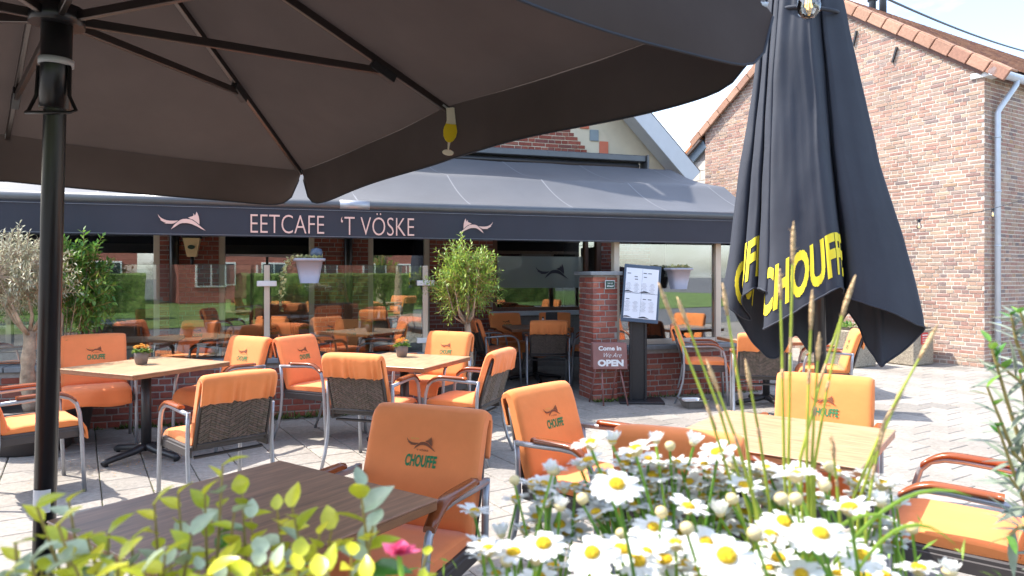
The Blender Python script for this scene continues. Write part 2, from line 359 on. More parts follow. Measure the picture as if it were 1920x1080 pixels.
for k, c in enumerate(tiles):
    dz = rnd.uniform(-.0022, 0); tilt = (rnd.uniform(-.004, .004), rnd.uniform(-.004, .004), pang + rnd.uniform(-.006, .006))
    if k < 300:
        link('paving_slab', rnd.choice(slab_me), pave, (c.x, c.y, dz), tilt)
    else:
        slab_mb(rest, (c.x, c.y, 0), pang + rnd.uniform(-.006, .006), .2925, dz)
obj('paving', rest, M['slab'], pave, kind='stuff')

# ------------------------------------------------------------------ bricks
def brick_unit(L_, H_, D_=.05):
    m_ = MB(); m_.rbox((0, 0, 0), (L_, D_, H_), .004); return m_
_bm = {}
def brick_wall(parent, Mp, F, L_, H_, mat, nobj, keep=None, bl=.212, bh=.052, j=.0115, proud=.007, z0=0.0, seed=1):
    """courses of headers and stretchers on the face y = 0 of frame F (x along, y inward); Mp: parent to world"""
    rr = random.Random(seed); bricks = []; hl = (bl-j)/2; row = 0; z = z0 + j
    while z + bh <= H_ + .001:
        x = j*.5; hdr = row % 2 == 0
        if hdr: first = [hl*.5 + j*0]
        x -= (rr.uniform(0, .03) if hdr else hl*.5+rr.uniform(0, .03))
        while x < L_:
            w = hl if hdr else bl
            if not hdr and rr.random() < .10: w = hl
            if hdr and rr.random() < .10: w = bl
            a, b_ = max(x, 0.002), min(x+w, L_-.002)
            if b_-a > .03:
                iv = [(a, b_)] if keep is None else keep(a, b_, z, z+bh)
                for (a2, b2) in iv:
                    if b2-a2 > .02: bricks.append((a2, b2, z + rr.uniform(-.0025, .0025), bh*rr.uniform(.93, 1.03)))
            x += w + j
        z += bh + j; row += 1
    W_ = Mp @ F; out = []
    for (a, b_, z, h) in bricks:
        c = W_ @ Vector(((a+b_)/2, 0, z+h/2)); q = inview(c, 10)
        out.append(((0 if q else 1), (c-Vector((0, 0, 1.45))).length/(b_-a)**.3, a, b_, z, h))
    out.sort()
    st = MB(); Fr = F.to_euler()
    for k, (q, d, a, b_, z, h) in enumerate(out):
        pr = proud + rr.uniform(-.0035, .003); D_ = .05
        cl = Vector(((a+b_)/2, D_/2-pr, z+h/2))
        if k < nobj and not q:
            key = (mat.name, round(b_-a, 2))
            if key not in _bm: _bm[key] = [(brick_unit(round(b_-a, 2), bh, D_)).mesh('brick', mat)]
            link('brick', _bm[key][0], parent, F @ cl, Fr, scale=((b_-a)/max(.01, round(b_-a, 2)), 1, h/bh))
        else:
            st.box(cl, (b_-a, D_, h), F)
    if st.v: obj('brickwork', st, mat, parent, kind='stuff')

# ------------------------------------------------------------------ low terrace wall, pillar
IDF = Matrix.Identity(4)
def at_cafe(u, v, z=0): return (Matrix.Translation(fw(u, v, z)) @ Matrix.Rotation(FA, 4, 'Z'))
def terrace_wall(u0, u1, label, nobj, seed):
    w = thing('terrace_wall', label, 'wall', fw(u0, 0), FA, 'low brick walls of the terrace'); L_ = u1-u0
    m_ = MB().box((L_/2, .125, .28), (L_, .25, .56)); obj('mortar_core', m_, M['gmortar'], w)
    m_ = MB(); k = 0; n = max(1, round(L_/1.0))
    for k in range(n):
        x0, x1 = L_*k/n, L_*(k+1)/n
        s_ = MB().rbox(((x0+x1)/2, .125, .588), (x1-x0-.006, .32, .05), .006); obj('coping_stone', s_, M['stone'], w)
    brick_wall(w, at_cafe(u0, 0), IDF, L_, .56, M['redbrick'], nobj, seed=seed, bh=.053)
    return w
terrace_wall(-8, -.55, 'long low red brick wall under the glass screen left of the entrance', 300, 3)
terrace_wall(1.27, 3.3, 'short low red brick wall right of the entrance pillar, behind the menu stand', 160, 4)
pl = thing('brick_pillar', 'square red brick pillar with grey stone cap beside the terrace entrance', 'pillar', fw(.95, -.06), FA)
obj('mortar_core', MB().box((.155, .21, .72), (.29, .40, .44*2+.56)), M['gmortar'], pl)
brick_wall(pl, at_cafe(.95, -.06), frame((0, .01, 0), (1, 0, 0), (0, 1, 0), (0, 0, 1)), .31, 1.44, M['redbrick'], 90, seed=8, bh=.053)
brick_wall(pl, at_cafe(.95, -.06), frame((.01, .42, 0), (0, -1, 0), (1, 0, 0), (0, 0, 1)), .42, 1.44, M['redbrick'], 110, seed=9, bh=.053)
obj('cap_stone', MB().rbox((.155, .21, 1.465), (.40, .51, .045), .006), M['stone'], pl)
sg = thing('warning_sign', 'small dark green sign with white border and lettering on the brick pillar', 'sign', fw(.95+.2, -.085, 1.335), FA)
obj('plate', MB().rbox((0, 0, 0), (.125, .008, .1), .003), M['white'], sg)
obj('green_field', MB().rbox((0, -.003, 0), (.113, .008, .088), .002), M['signgreen'], sg)
t_ = MB(); TP = frame((0, -.0085, 0), (1, 0, 0), (0, 0, 1), (0, -1, 0)); word(t_, 'Let op!', 0, .016, .062, .02, TP, bold=.02); word(t_, 'afstapje!', 0, -.016, .086, .024, TP, bold=.02)
obj('lettering', t_, M['white'], sg)

# ------------------------------------------------------------------ the café building
cf = thing('cafe_building', 'red brick café with dark windows and a steep gable above its black awning', 'building', fw(0, 0), FA)
CM = at_cafe(0, 0)
wl = MB(); cols = [(-8, -7.5), (-4.05, -3.31), (-2.04, -1.28), (-.37, .62), (2.45, 3.7)]
for a, b_ in cols: wl.box(((a+b_)/2, 3.13, 1.125), (b_-a, .25, 2.25))
wl.box((-2.15, 3.13, 2.72), (11.7, .25, .94))
for a, b_, h in ((-7.5, -4.05, .45), (-3.31, -2.04, .45), (.62, 2.45, .84)): wl.box(((a+b_)/2, 3.13, h/2), (b_-a, .25, h))
wl.box((3.57, 6.4, 1.6), (.26, 6.2, 3.18)); wl.box((-7.9, 6.4, 1.6), (.2, 6.2, 3.18)); wl.box((-2.15, 9.6, 1.6), (11.7, .2, 3.18))
obj('wall', wl, M['gmortar'], cf)
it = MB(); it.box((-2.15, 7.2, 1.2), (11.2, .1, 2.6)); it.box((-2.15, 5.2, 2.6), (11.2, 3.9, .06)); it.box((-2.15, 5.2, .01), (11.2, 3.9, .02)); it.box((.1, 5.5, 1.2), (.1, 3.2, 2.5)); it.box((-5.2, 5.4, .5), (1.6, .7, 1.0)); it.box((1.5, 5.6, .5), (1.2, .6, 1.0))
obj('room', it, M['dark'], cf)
for s_, (a, b_) in enumerate(cols[1:]):
    brick_wall(cf, CM, frame((a, 3.005, 0), (1, 0, 0), (0, 1, 0), (0, 0, 1)), b_-a, 2.25, M['redbrick'], 55, seed=20+s_)
def window(u0, u1, z0, z1, fmat, mull=(), blind=None, parent=cf, v=3.06):
    fr = MB(); t_ = .075
    fr.rbox((u0+t_/2, v, (z0+z1)/2), (t_, .1, z1-z0), .004); fr.rbox((u1-t_/2, v, (z0+z1)/2), (t_, .1, z1-z0), .004)
    fr.rbox(((u0+u1)/2, v, z0+t_/2), (u1-u0-2*t_-.002, .094, t_), .004); fr.rbox(((u0+u1)/2, v, z1-t_/2), (u1-u0-2*t_-.002, .094, t_), .004)
    for m_ in mull: fr.rbox((m_, v, (z0+z1)/2), (.06, .09, z1-z0-2*t_-.002), .004)
    f = obj('window', fr, fmat, parent)
    obj('pane', MB().box(((u0+u1)/2, v+.01, (z0+z1)/2), (u1-u0-.1, .008, z1-z0-.1)), M['pane'], f)
    if blind: obj('blind', MB().box(((u0+u1)/2, v+.07, (blind[0]+blind[1])/2), (u1-u0-.16, .012, blind[1]-blind[0])), M['blind'], f)
    return f
window(-7.5, -4.05, .46, 2.24, M['cream'], (-5.8,), (1.66, 1.87))
window(-3.31, -2.04, .46, 2.24, M['cream'], (), (1.66, 1.87))
window(-1.28, -.37, .02, 2.24, M['cream'])
wc = window(.62, 2.45, .86, 2.24, M['woodframe'], (2.2,))
film = bpy.data.materials.new('frosted_film'); film.use_nodes = True
_n = film.node_tree.nodes; _l = film.node_tree.links.new; _b = _n['Principled BSDF']; _b.inputs['Base Color'].default_value = (.45, .52, .5, 1); _b.inputs['Roughness'].default_value = .4
_t = _n.new('ShaderNodeBsdfTransparent'); _m = _n.new('ShaderNodeMixShader'); _m.inputs[0].default_value = .45; _l(_t.outputs[0], _m.inputs[1]); _l(_b.outputs[0], _m.inputs[2]); _l(_m.outputs[0], _n['Material Output'].inputs[0])
obj('frosted_film', MB().box((1.4, 3.058, 1.49), (1.5, .003, .5)), film, wc)
f_ = MB(); fox(f_, 1.62, 1.5, .56, frame((0, 3.054, 0), (1, 0, 0), (0, 0, 1), (0, -1, 0))); obj('fox_print', f_, M['ink'], wc)
obj('sill', MB().rbox((1.53, 2.97, .845), (1.95, .14, .07), .006), M['greyboard'], cf)
dp = MB().tube([(-1.57, 2.93, 0), (-1.57, 2.93, 3.1)], .06, 12); obj('downpipe', dp, M['black'], cf)
dp = MB().tube([(-3.86, 2.93, 0), (-3.86, 2.93, 3.1)], .06, 12); obj('downpipe', dp, M['black'], cf)
# gable above: pale panel, brick field, coloured tiles, bargeboards, roof
gz0, gu1, gap = 3.2, 3.7, Vector((-.3, 7.2))
gb = MB(); poly = [(-4.3, gz0), (gu1, gz0), (gap.x, gap.y)]
gb.prism(poly, .2, frame((0, 3.22, 0), (1, 0, 0), (0, 0, 1), (0, -1, 0))); obj('gable_panel', gb, M['creampanel'], cf)
def kg(a, b_, z0, z1):
    lim = gu1-(z1-gz0)-1.0; b2 = min(b_, lim-.2); return [(a, b2)] if b2 > a and z1 < 4.7 and b_ > .4 else []
brick_wall(cf, CM, frame((0, 3.018, 0), (1, 0, 0), (0, 1, 0), (0, 0, 1)), 3.0, 4.7, M['redbrick'], 40, keep=kg, z0=3.28, seed=31)
obj('wall_tile', MB().rbox((2.50, 3.012, 3.52), (.15, .03, .2), .003), M['redtile'], cf)
obj('wall_tile', MB().rbox((2.33, 3.012, 3.71), (.15, .03, .18), .003), M['greytile'], cf)
obj('wall_tile', MB().rbox((2.16, 3.012, 3.90), (.15, .03, .18), .003), M['redtile'], cf)
q = math.sqrt(.5)
RK = frame((gu1+.1, 2.98, gz0-.1), (-q, 0, q), (0, 1, 0), (-q, 0, -q))      # along the right rake; z points down-left
obj('bargeboard', MB().rbox((2.85, -.5, .02), (5.9, .04, .27), .006, RK), M['greyboard'], cf)
obj('soffit', MB().box((2.85, -.24, .04), (5.9, .475, .03), RK), M['greyboard'], cf)
rf = MB(); rf.box((2.85, 3.0, -.09), (5.9, 7.0, .1), RK); obj('roof', rf, M['farroof'], cf)
RL = frame((-4.4, 2.98, gz0-.1), (q, 0, q), (0, 1, 0), (q, 0, -q))
obj('bargeboard', MB().rbox((2.85, -.5, .02), (5.7, .04, .27), .006, RL), M['greyboard'], cf)
rf = MB(); rf.box((2.85, 3.0, -.09), (5.7, 7.0, .1), RL); obj('roof', rf, M['farroof'], cf)
# terrace end on the right: frame and glass on the low wall
ws = thing('terrace_window', 'tall terrace window with pale frame on the low wall right of the menu stand', 'window', fw(0, 0), FA)
fr = MB()
for u_, w_ in ((1.32, .07), (2.70, .075), (3.27, .06)): fr.rbox((u_, .13, 1.27), (w_, .09, 1.30), .004)
for z_, a, b_ in ((.645, 1.36, 2.66), (1.9, 1.36, 2.66), (.645, 2.74, 3.235), (1.9, 2.74, 3.235)): fr.rbox(((a+b_)/2, .13, z_), (b_-a, .08, .06), .004)
obj('frame', fr, M['cream'], ws)
obj('pane', MB().box((2.01, .135, 1.27), (1.3, .008, 1.2)), M['pane'], ws); obj('pane', MB().box((2.99, .135, 1.27), (.49, .008, 1.2)), M['pane'], ws)
obj('blind', MB().box((2.35, .22, 1.66), (.62, .012, .42)), M['wblind'], ws); obj('blind_bar', MB().box((2.35, .22, 1.44), (.64, .03, .03)), M['white'], ws)
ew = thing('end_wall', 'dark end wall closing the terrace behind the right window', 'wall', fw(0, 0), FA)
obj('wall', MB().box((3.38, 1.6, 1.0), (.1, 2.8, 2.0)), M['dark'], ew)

# ------------------------------------------------------------------ glass screen on the low wall
gs = thing('glass_screen', 'frameless glass wind screen with pale metal posts on the long brick wall', 'glass screen', fw(0, 0), FA)
for a, b_ in ((-7.6, -4.42), (-4.38, -2.61), (-2.53, -.99)):
    obj('pane', MB().rbox(((a+b_)/2, .12, 1.095), (b_-a, .012, .91), .002), M['glass'], gs)
for u_ in (-4.40, -2.57, -.95):
    p_ = obj('post', MB().rbox((u_, .12, 1.08), (.055, .05, .935), .004), M['cream'], gs)
    obj('clamp', MB().rbox((u_, .085, 1.36), (.19, .03, .055), .004), M['white'], p_); obj('clamp', MB().rbox((u_, .085, .74), (.19, .03, .055), .004), M['white'], p_)

# ------------------------------------------------------------------ awning
aw = thing('terrace_awning', 'wide charcoal awning over the terrace with the café name on its valance', 'awning', fw(0, 0), FA)
A0, A1 = -7.6, 3.4
def prof(t):                                               # 0 at the wall, 1 at the front bar
    if t < .5: s = t/.5; v, z = 2.45-1.45*s, 3.12-.45*s; z -= .05*math.sin(math.pi*s)
    else: s = (t-.5)/.5; v, z = 1.0-1.0*s, 2.67-.48*s; z -= .055*math.sin(math.pi*s)
    return v, z
P = []
for i in range(121):
    u_ = A0+(A1-A0)*i/120; row = []
    for j in range(33):
        v_, z_ = prof(j/32); z_ += .006*mnoise.noise(Vector((u_*2.3, v_*2.1, 3)))+.004*math.cos(u_*2*math.pi/1.22)
        row.append((u_, v_, z_))
    P.append(row)
obj('fabric', MB().grid(P, 121, 33), M['awning'], aw)
for k in range(9):
    u_ = A1-.35-1.22*k; row = []
    for j in range(33):
        v_, z_ = prof(j/32); z_ += .006*mnoise.noise(Vector((u_*2.3, v_*2.1, 3)))+.004*math.cos(u_*2*math.pi/1.22)+.0035
        sk = .18*(j/32)
        row.append([(u_+sk-.008, v_, z_), (u_+sk+.008, v_, z_)])
    obj('seam', MB().grid(row, 33, 2), M['seam'], aw)
fbp = MB()
fbp.tube([(A0, -.03, 2.165), (A1, -.03, 2.165)], .048, 14); obj('front_bar', fbp, M['bar'], aw)
obj('bar_joint', MB().tube([(-1.86, -.03, 2.166), (-1.56, -.03, 2.166)], .052, 14), M['alu'], aw)
P = [[(A0+(A1-A0)*i/160, -.055+.006*math.sin(i*.42)*(j/6)+.01*mnoise.noise(Vector((i*.11, j*.2, 1)))*(j/6), 2.15-.325*j/6) for j in range(7)] for i in range(161)]
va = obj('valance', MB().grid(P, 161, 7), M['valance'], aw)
VT = frame((0, -.0725, 0), (1, 0, 0), (0, 0, 1), (0, -1, 0))
t_ = MB(); word(t_, 'EETCAFE', -2.365, 1.955, .70, .185, VT, bold=-.012); obj('lettering', t_, M['salmon'], va)
t_ = MB(); word(t_, '‘T VÖSKE', -1.475, 1.972, .75, .232, VT, bold=-.012); obj('lettering', t_, M['salmon'], va)
t_ = MB(); fox(t_, -3.33, 1.965, .42, frame((0, -.0715, 0), (1, 0, 0), (0, 0, 1), (0, -1, 0))); obj('fox_emblem', t_, M['salmon'], va)
t_ = MB(); fox(t_, -.43, 1.972, .38, frame((0, -.0715, 0), (1, 0, 0), (0, 0, 1), (0, -1, 0)), flip=True); obj('fox_emblem', t_, M['salmon'], va)
for z_ in (2.105, 1.838): obj('hem_line', MB().box(((A0+A1)/2, -.0665, z_), (A1-A0, .003, .004)), M['seam'], va)
cs = MB(); cs.rbox((-2.15, 2.62, 3.285), (10.3, .22, .1), .012); cs.rbox((-2.15, 2.74, 3.17), (10.24, .06, .14), .004); obj('cassette', cs, M['bar'], aw)
obj('roller', MB().tube([(-7.2, 2.58, 3.165), (2.9, 2.58, 3.165)], .04, 12), M['iron'], aw); obj('end_plate', MB().rbox((3.02, 2.6, 3.22), (.03, .26, .24), .004), M['bar'], aw)
for u_ in (-6.8, -4.4, -2.0, .4, 2.6): obj('arm', MB().tube([(u_, 2.5, 2.9), (u_+.25, 1.2, 2.5), (u_, .0, 2.14)], .025, 8), M['bar'], aw)

# ------------------------------------------------------------------ the brick house on the right
HA = math.atan2(-.857, .515); HO = Vector((4.37, 15.70, 0))
def hw(x, y, z=0): return HO + Vector((.515*x + .857*y, -.857*x + .515*y, z))
hs_ = thing('brick_house', 'tall brown brick house with a blank gable wall and clay tile roof', 'house', HO, HA)
HM = Matrix.Translation(HO) @ Matrix.Rotation(HA, 4, 'Z'); GW, GE, GP = 5.75, 4.66, 6.72
hp = MB(); hp.prism([(0, 0), (GW, 0), (GW, GE), (GW/2, GP), (0, GE)], .3, frame((0, .3, 0), (1, 0, 0), (0, 0, 1), (0, -1, 0)))
hp.box((GW-.15, 4.3, GE/2), (.3, 7.99, GE)); hp.box((.15, 4.3, GE/2), (.3, 7.99, GE))
wall_h = obj('wall', hp, M['mortar'], hs_)
def kh(a, b_, z0, z1):
    if z1 <= GE: return [(a, b_)]
    h = (z1-GE)/(GP-GE)*GW/2; a2, b2 = max(a, h), min(b_, GW-h); return [(a2, b2)] if b2 > a2 else []
brick_wall(wall_h, HM, IDF, GW, GP, M['brick'], 300, keep=kh, seed=41, proud=.005, j=.0145, bh=.049)
brick_wall(wall_h, HM, frame((GW, 0, 0), (0, 1, 0), (-1, 0, 0), (0, 0, 1)), 2.6, GE, M['brick'], 0, seed=42, proud=.005, j=.0145, bh=.049)
sl_ = math.atan2(GP-GE, GW/2); cl_, sn_ = math.cos(sl_), math.sin(sl_); SLn = math.hypot(GP-GE, GW/2)
RR = frame((GW/2, 0, GP+.03), (cl_, 0, -sn_), (0, 1, 0), (sn_, 0, cl_))      # x down the right slope, z out of the roof
LL = frame((GW/2, 0, GP+.03), (-cl_, 0, -sn_), (0, -1, 0), (-sn_, 0, cl_))
rb = MB(); rb.box((SLn/2+.06, 4.1, .03), (SLn+.30, 8.3, .05), RR); rb.box((SLn/2+.06, -4.1, .03), (SLn+.30, 8.3, .05), LL); roof = obj('roof', rb, M['farroof'], hs_)
tl = MB()
for r_ in range(12):
    for c_ in range(38):
        x0 = -.05+r_*.31; y0 = .05+c_*.21
        prf = [(.02+.2*k/5, .045*math.sin(math.pi*k/5)**1.2) for k in range(6)]
        vs = [(x0, y0+a, .06+b_) for a, b_ in prf] + [(x0+.34, y0+a, .085+b_) for a, b_ in prf]
        tl.add(vs, [(k, k+1, k+7, k+6) for k in range(5)] + [(6, 7, 8, 9, 10, 11)], 0, True, RR)
obj('roof_tiles', tl, M['rooftile'], roof, kind='stuff')
for Fm, sg_ in ((RR, 1), (LL, -1)):
    vt = MB().rbox((0, 0, 0), (.318, .05, .17), .01).rbox((0, .1*sg_, .09), (.318, .2, .035), .012).mesh('verge_tile', M['vergetile'])
    for k in range(12):
        x = .12+k*.335; e = (Fm @ Matrix.Rotation(R(1.6), 4, 'Y')).to_euler()
        link('verge_tile', vt, roof, Fm @ Vector((x, -.075*sg_, .01)), e)
obj('barge_trim', MB().box((SLn/2, -.02, -.10), (SLn+.1, .05, .05), RR), M['woodframe'], roof)
ch = MB().tube([(0, 0, 0), (0, 0, 1.0)], .07, 12).tube([(0, 0, .42), (0, 0, .50)], .1, 12)
for x, y in ((GW/2-.1, 1.9), (GW/2+.12, 1.9)): obj('flue', ch, M['flue'], roof, (x, y, GP-.05))
def anchor(x, z, a): obj('wall_anchor', MB().rbox((0, 0, 0), (.035, .03, .26), .004), M['iron'], hs_, (x, -.022, z), (0, a, 0))
anchor(3.62, 5.74, R(14)); anchor(4.35, 5.24, R(18))
gt = MB().tube([(GW+.16, -.1, GE-.10), (GW+.16, 7.9, GE-.10)], .065, 12); obj('gutter', gt, M['zinc'], hs_)
pp = MB().tube([(GW+.07, .26, .0), (GW+.07, .26, 3.98), (GW+.09, .30, 4.06), (GW+.17, .62, GE-.22), (GW+.17, .66, GE-.1)], .042, 12)
for z_ in (.7, 1.9, 2.75, 3.6): pp.tube([(GW+.07, .26, z_-.012), (GW+.07, .26, z_+.012)], .049, 12)
obj('downpipe', pp, M['zinc'], hs_)
obj('eaves_box', MB().rbox((GW-.02, .1, GE-.10), (.34, .26, .09), .006), M['white'], hs_)
# pale lean-to beside it
lt = thing('pale_lean_to', 'pale block lean-to with blue-grey fascia and orange verge tiles beside the brick house', 'outbuilding', hw(-3.0, .06), HA)
lm = MB(); lm.prism([(0, 0), (2.99, 0), (2.99, 4.4), (0, 2.3)], .25, frame((0, .25, 0), (1, 0, 0), (0, 0, 1), (0, -1, 0))); lw_ = obj('wall', lm, M['gmortar'], lt)
blk = {}
for r_ in range(20):
    x = -.2*(r_ % 2)
    while x < 2.98:
        a, b_ = max(x, .004), min(x+.39, 2.985); z0, z1 = .008+r_*.225, .22+r_*.225
        lim = 2.3+2.1*(a/2.99)
        if z1 < lim and b_-a > .05:
            w_ = round(b_-a, 2); blk.setdefault(w_, MB().rbox((0, 0, 0), (w_, .04, .212), .004).mesh('block', M['block']))
            link('block', blk[w_], lw_, ((a+b_)/2, .012, (z0+z1)/2))
        x += .4
la = math.atan2(2.1, 2.99); LF = frame((0, 0, 2.3), (math.cos(la), 0, math.sin(la)), (0, 1, 0), (-math.sin(la), 0, math.cos(la))); LL_ = 3.65
fa = obj('fascia', MB().rbox((LL_/2, -.05, .03), (LL_, .05, .24), .005, LF), M['fascia'], lt)
lr = obj('roof', MB().box((LL_/2, 2.0, .13), (LL_, 4.3, .06), LF), M['farroof'], lt)
ot = MB().rbox((0, 0, 0), (.34, .24, .09), .012).mesh('verge_tile', M['orangetile'])
for k in range(11): link('verge_tile', ot, lr, LF @ Vector((.17+k*.33, .0, .215)), (LF @ Matrix.Rotation(R(2), 4, 'Y')).to_euler())
# far houses
def far_house(o, rz, w, d, h, ridge, roofmat, wallmat, label, windows=0):
    t = thing('far_house', label, 'house', o, rz)
    obj('wall', MB().box((0, d/2, h/2), (w, d, h)), wallmat, t)
    r_ = MB(); r_.add([(-w/2-.2, -.25, h-.1), (w/2+.2, -.25, h-.1), (w/2+.2, d/2, h+ridge), (-w/2-.2, d/2, h+ridge), (-w/2-.2, d+.25, h-.1), (w/2+.2, d+.25, h-.1)], [(0, 1, 2, 3), (3, 2, 5, 4), (0, 3, 4), (1, 5, 2), (0, 4, 5, 1)]); obj('roof', r_, roofmat, t)
    for k in range(windows):
        for zz in (1.5, 4.1):
            if zz+.7 > h: continue
            x = -w/2+w*(k+.5)/windows
            f = obj('window', MB().rbox((x, -.03, zz), (1.5, .08, 1.4), .01), M['white'], t)
            obj('pane', MB().box((x-.35, -.075, zz), (.6, .02, 1.2)), M['farglass'], f); obj('pane', MB().box((x+.35, -.075, zz), (.6, .02, 1.2)), M['farglass'], f)
    return t
far_house((6.9, 27, 0), R(-8), 6, 6, 4.6, 1.45, M['orangetile'], M['block'], 'distant house with orange tiled roof between the café gable and the lean-to')
far_house((21.5, 23, 0), R(-20), 8, 6, 6.9, 2.2, M['orangetile'], M['block'], 'distant house with orange roof beyond the right edge of the brick house')
# across the street, behind the camera: what the windows mirror
g = MB(); g.add([(-40, -7, -.03), (40, -7, -.03), (40, -30, -.03), (-40, -30, -.03)], [(0, 3, 2, 1)]); obj('lawn', g, M['lawn'], kind='structure')
def hedge(x0, x1, y, h, label):
    P = []
    n = int((x1-x0)/.18)
    for i in range(n+1):
        row = []
        for (yy, zz) in [(0, 0), (0, h*.25), (0, h*.5), (0, h*.75), (.02, h*.95), (.15, h), (.5, h), (.85, h), (.98, h*.95), (1, h*.5), (1, 0)]:
            p = Vector((x0+(x1-x0)*i/n, y-yy, zz)); p += mnoise.noise_vector(p*3.1)*.07; row.append(p)
        P.append(row)
    m_ = MB().grid(P, n+1, 11); m_.mi = [0]*len(m_.f); m_.sm = [False]*len(m_.f)
    return tag(obj('hedge', m_, M['hedge']), label, 'hedge')
hedge(-16, -1.5, -11, 1.5, 'clipped green hedge across the street, its left run'); hedge(1.5, 18, -11, 1.5, 'clipped green hedge across the street, its right run')
far_house((-9, -24, 0), R(180), 15, 8, 5.6, 3, M['farroof'], M['housebrick'], 'red brick terrace house across the street, left one', 5)
far_house((9, -24, 0), R(180), 15, 8, 5.6, 3, M['farroof'], M['housebrick'], 'red brick terrace house across the street, right one', 5)

# ------------------------------------------------------------------ chairs
def make_chair():
    t = thing('terrace_chair', 'chair', 'chair')
    for s in (-1, 1):
        x = .268*s
        path = [(x, -.215, .640), (x, -.10, .645), (x, .06, .655), (x, .13, .653), (x, .185, .635), (x, .222, .595), (x, .24, .53), (x, .252, .40), (x, .262, .2), (x, .27, 0)]
        obj('leg', MB().tube(path, .0135, 10), M['alu'], t)
        path = [(x, -.215, .652), (x, -.205, .55), (x, -.20, .40), (x, -.215, .25), (x, -.25, .12), (x, -.305, 0)]
        obj('leg', MB().tube(path, [.0135, .0135, .0135, .0135, .013, .012], 10), M['alu'], t)
        pad = MB(); Ps = []
        for k in range(13):
            q = k/12; y = -.11+.33*q; z = .668 + .006*math.sin(q*2.2) - (.0 if q < .62 else .06*((q-.62)/.38)**2); w = .02+.005*math.sin(math.pi*q); hh = .0095
            Ps.append([(x+a*w, y, z+b_*hh+(.004 if b_ > 0 and abs(a) < .7 else 0)) for a, b_ in ((-1, -.6), (-1, .5), (-.6, 1), (.6, 1), (1, .5), (1, -.6))])
        pad.grid(Ps, 13, 6, cv=True); n = len(pad.v)
        pad.f += [(5, 4, 3, 2, 1, 0), tuple(n-6+k for k in range(6))]; pad.mi += [0, 0]; pad.sm += [False, False]
        obj('armrest', pad, M['armwood'], t)
    sf = MB(); sf.rbox((0, .03, .425), (.50, .46, .028), .006); sf.rbox((0, .252, .395), (.505, .02, .05), .004); sf.rbox((.245, .03, .395), (.02, .44, .05), .004); sf.rbox((-.245, .03, .395), (.02, .44, .05), .004)
    obj('seat_frame', sf, M['rail'], t)
    b0 = Vector((0, -.165, .452)); tv = Vector((0, -.293, .956))*.955; sv = Vector((0, .956, .293))
    BT = frame(b0, (-1, 0, 0), tv, sv)                                   # x to the sitter's left as seen from the front, y up the back, z out of its front
    bf = MB()
    for s in (-1, 1): bf.tube([(s*.225, -.02, -.040), (s*.228, .2, -.038), (s*.215, .40, -.037)], .010, 8, True, BT)
    bf.tube([(-.22, .01, -.045), (.22, .01, -.045)], .012, 8, True, BT); bf.tube([(-.215, .40, -.037), (.215, .40, -.037)], .010, 8, True, BT); bf.box((0, -.085, -.03), (.44, .012, .02), BT)
    obj('back_frame', bf, M['rail'], t)
    wk = MB(); wk.box((0, .20, -.036), (.435, .39, .004), BT)
    nc, nr = 14, 22
    for c_ in range(nc):
        sg_ = 1 if (c_//4) % 2 == 0 else -1
        for r_ in range(nr):
            x = -.213+.426*(c_+.5)/nc; y = .012+.375*(r_+.5)/nr; a = sg_*.6
            for zz in (-.0435,):
                T = BT @ Matrix.Translation((x, y, zz-(.003 if (c_+r_) % 2 else 0))) @ Matrix.Rotation(a, 4, 'Z')
                wk.rbox((0, 0, 0), (.037, .0135, .008), .003, T)
    obj('wicker_back', wk, M['wicker'], t, kind='stuff')
    prof_ = [(.030, 0), (.036, .06), (.038, .14), (.038, .24), (.037, .34), (.034, .41), (.026, .448), (.008, .468), (-.02, .474), (-.046, .468), (-.062, .448), (-.068, .41), (-.071, .36), (-.076, .305), (-.069, .292), (-.062, .305), (-.058, .37), (-.056, .41), (-.05, .43), (-.03, .438), (-.022, .40), (-.02, .3), (-.02, .15), (-.02, 0)]
    nu = 41; Ps = []; w = .474
    for i in range(nu):
        x = -w/2+w*i/(nu-1); e = min(i, nu-1-i); rnd_ = {0: .012, 1: .003}.get(e, 0); row = []
        for (s_, y) in prof_:
            q = s_; yy = y
            if s_ > 0: q = s_ - rnd_ - .006*(abs(2*x/w)**6)
            if y > .44: yy = y - rnd_*.8 - .006*(2*x/w)**4
            if s_ < -.053 and y < .462:
                f_ = (.462-y)/.14; q -= .012*f_*math.sin(x*105+2.3*math.sin(x*31))*(.6+.4*math.sin(x*23)); yy += .004*f_*math.sin(x*47)
            q += .0035*mnoise.noise(Vector((x*7, y*6, 2.2)))
            row.append((x, yy, q))
        Ps.append(row)
    bc = MB(); bc.grid(Ps, nu, len(prof_), BT, cv=True)
    tri = tessellate_polygon([[Vector((a, b_, 0)) for a, b_ in prof_]])
    n = len(prof_); o2 = (nu-1)*n
    for a in tri: bc.f.append(tuple(a)); bc.mi.append(0); bc.sm.append(False); bc.f.append(tuple(o2+k for k in a[::-1])); bc.mi.append(0); bc.sm.append(False)
    cu = obj('back_cushion', bc, M['orange'], t)
    PT = BT @ Matrix.Translation((0, 0, .0405))
    f_ = MB(); fox(f_, .004, .318, .125, PT); word(f_, '’T VÖSKE', .012, .293, .05, .0085, PT, bold=.01); obj('fox_print', f_, M['foxbrown'], cu)
    f_ = MB(); word(f_, 'EETCAFE', -.024, .334, .034, .0065, PT @ Matrix.Translation((0, 0, .001)), bold=.02); obj('caption', f_, M['tan_print'], cu)
    f_ = MB(); word(f_, 'CHOUFFE', .012, .252, .13, .046, PT @ Matrix.Shear('XY', 4, (0.0, 0.0)), bold=.035, shear=.12); obj('lettering', f_, M['green_print'], cu)
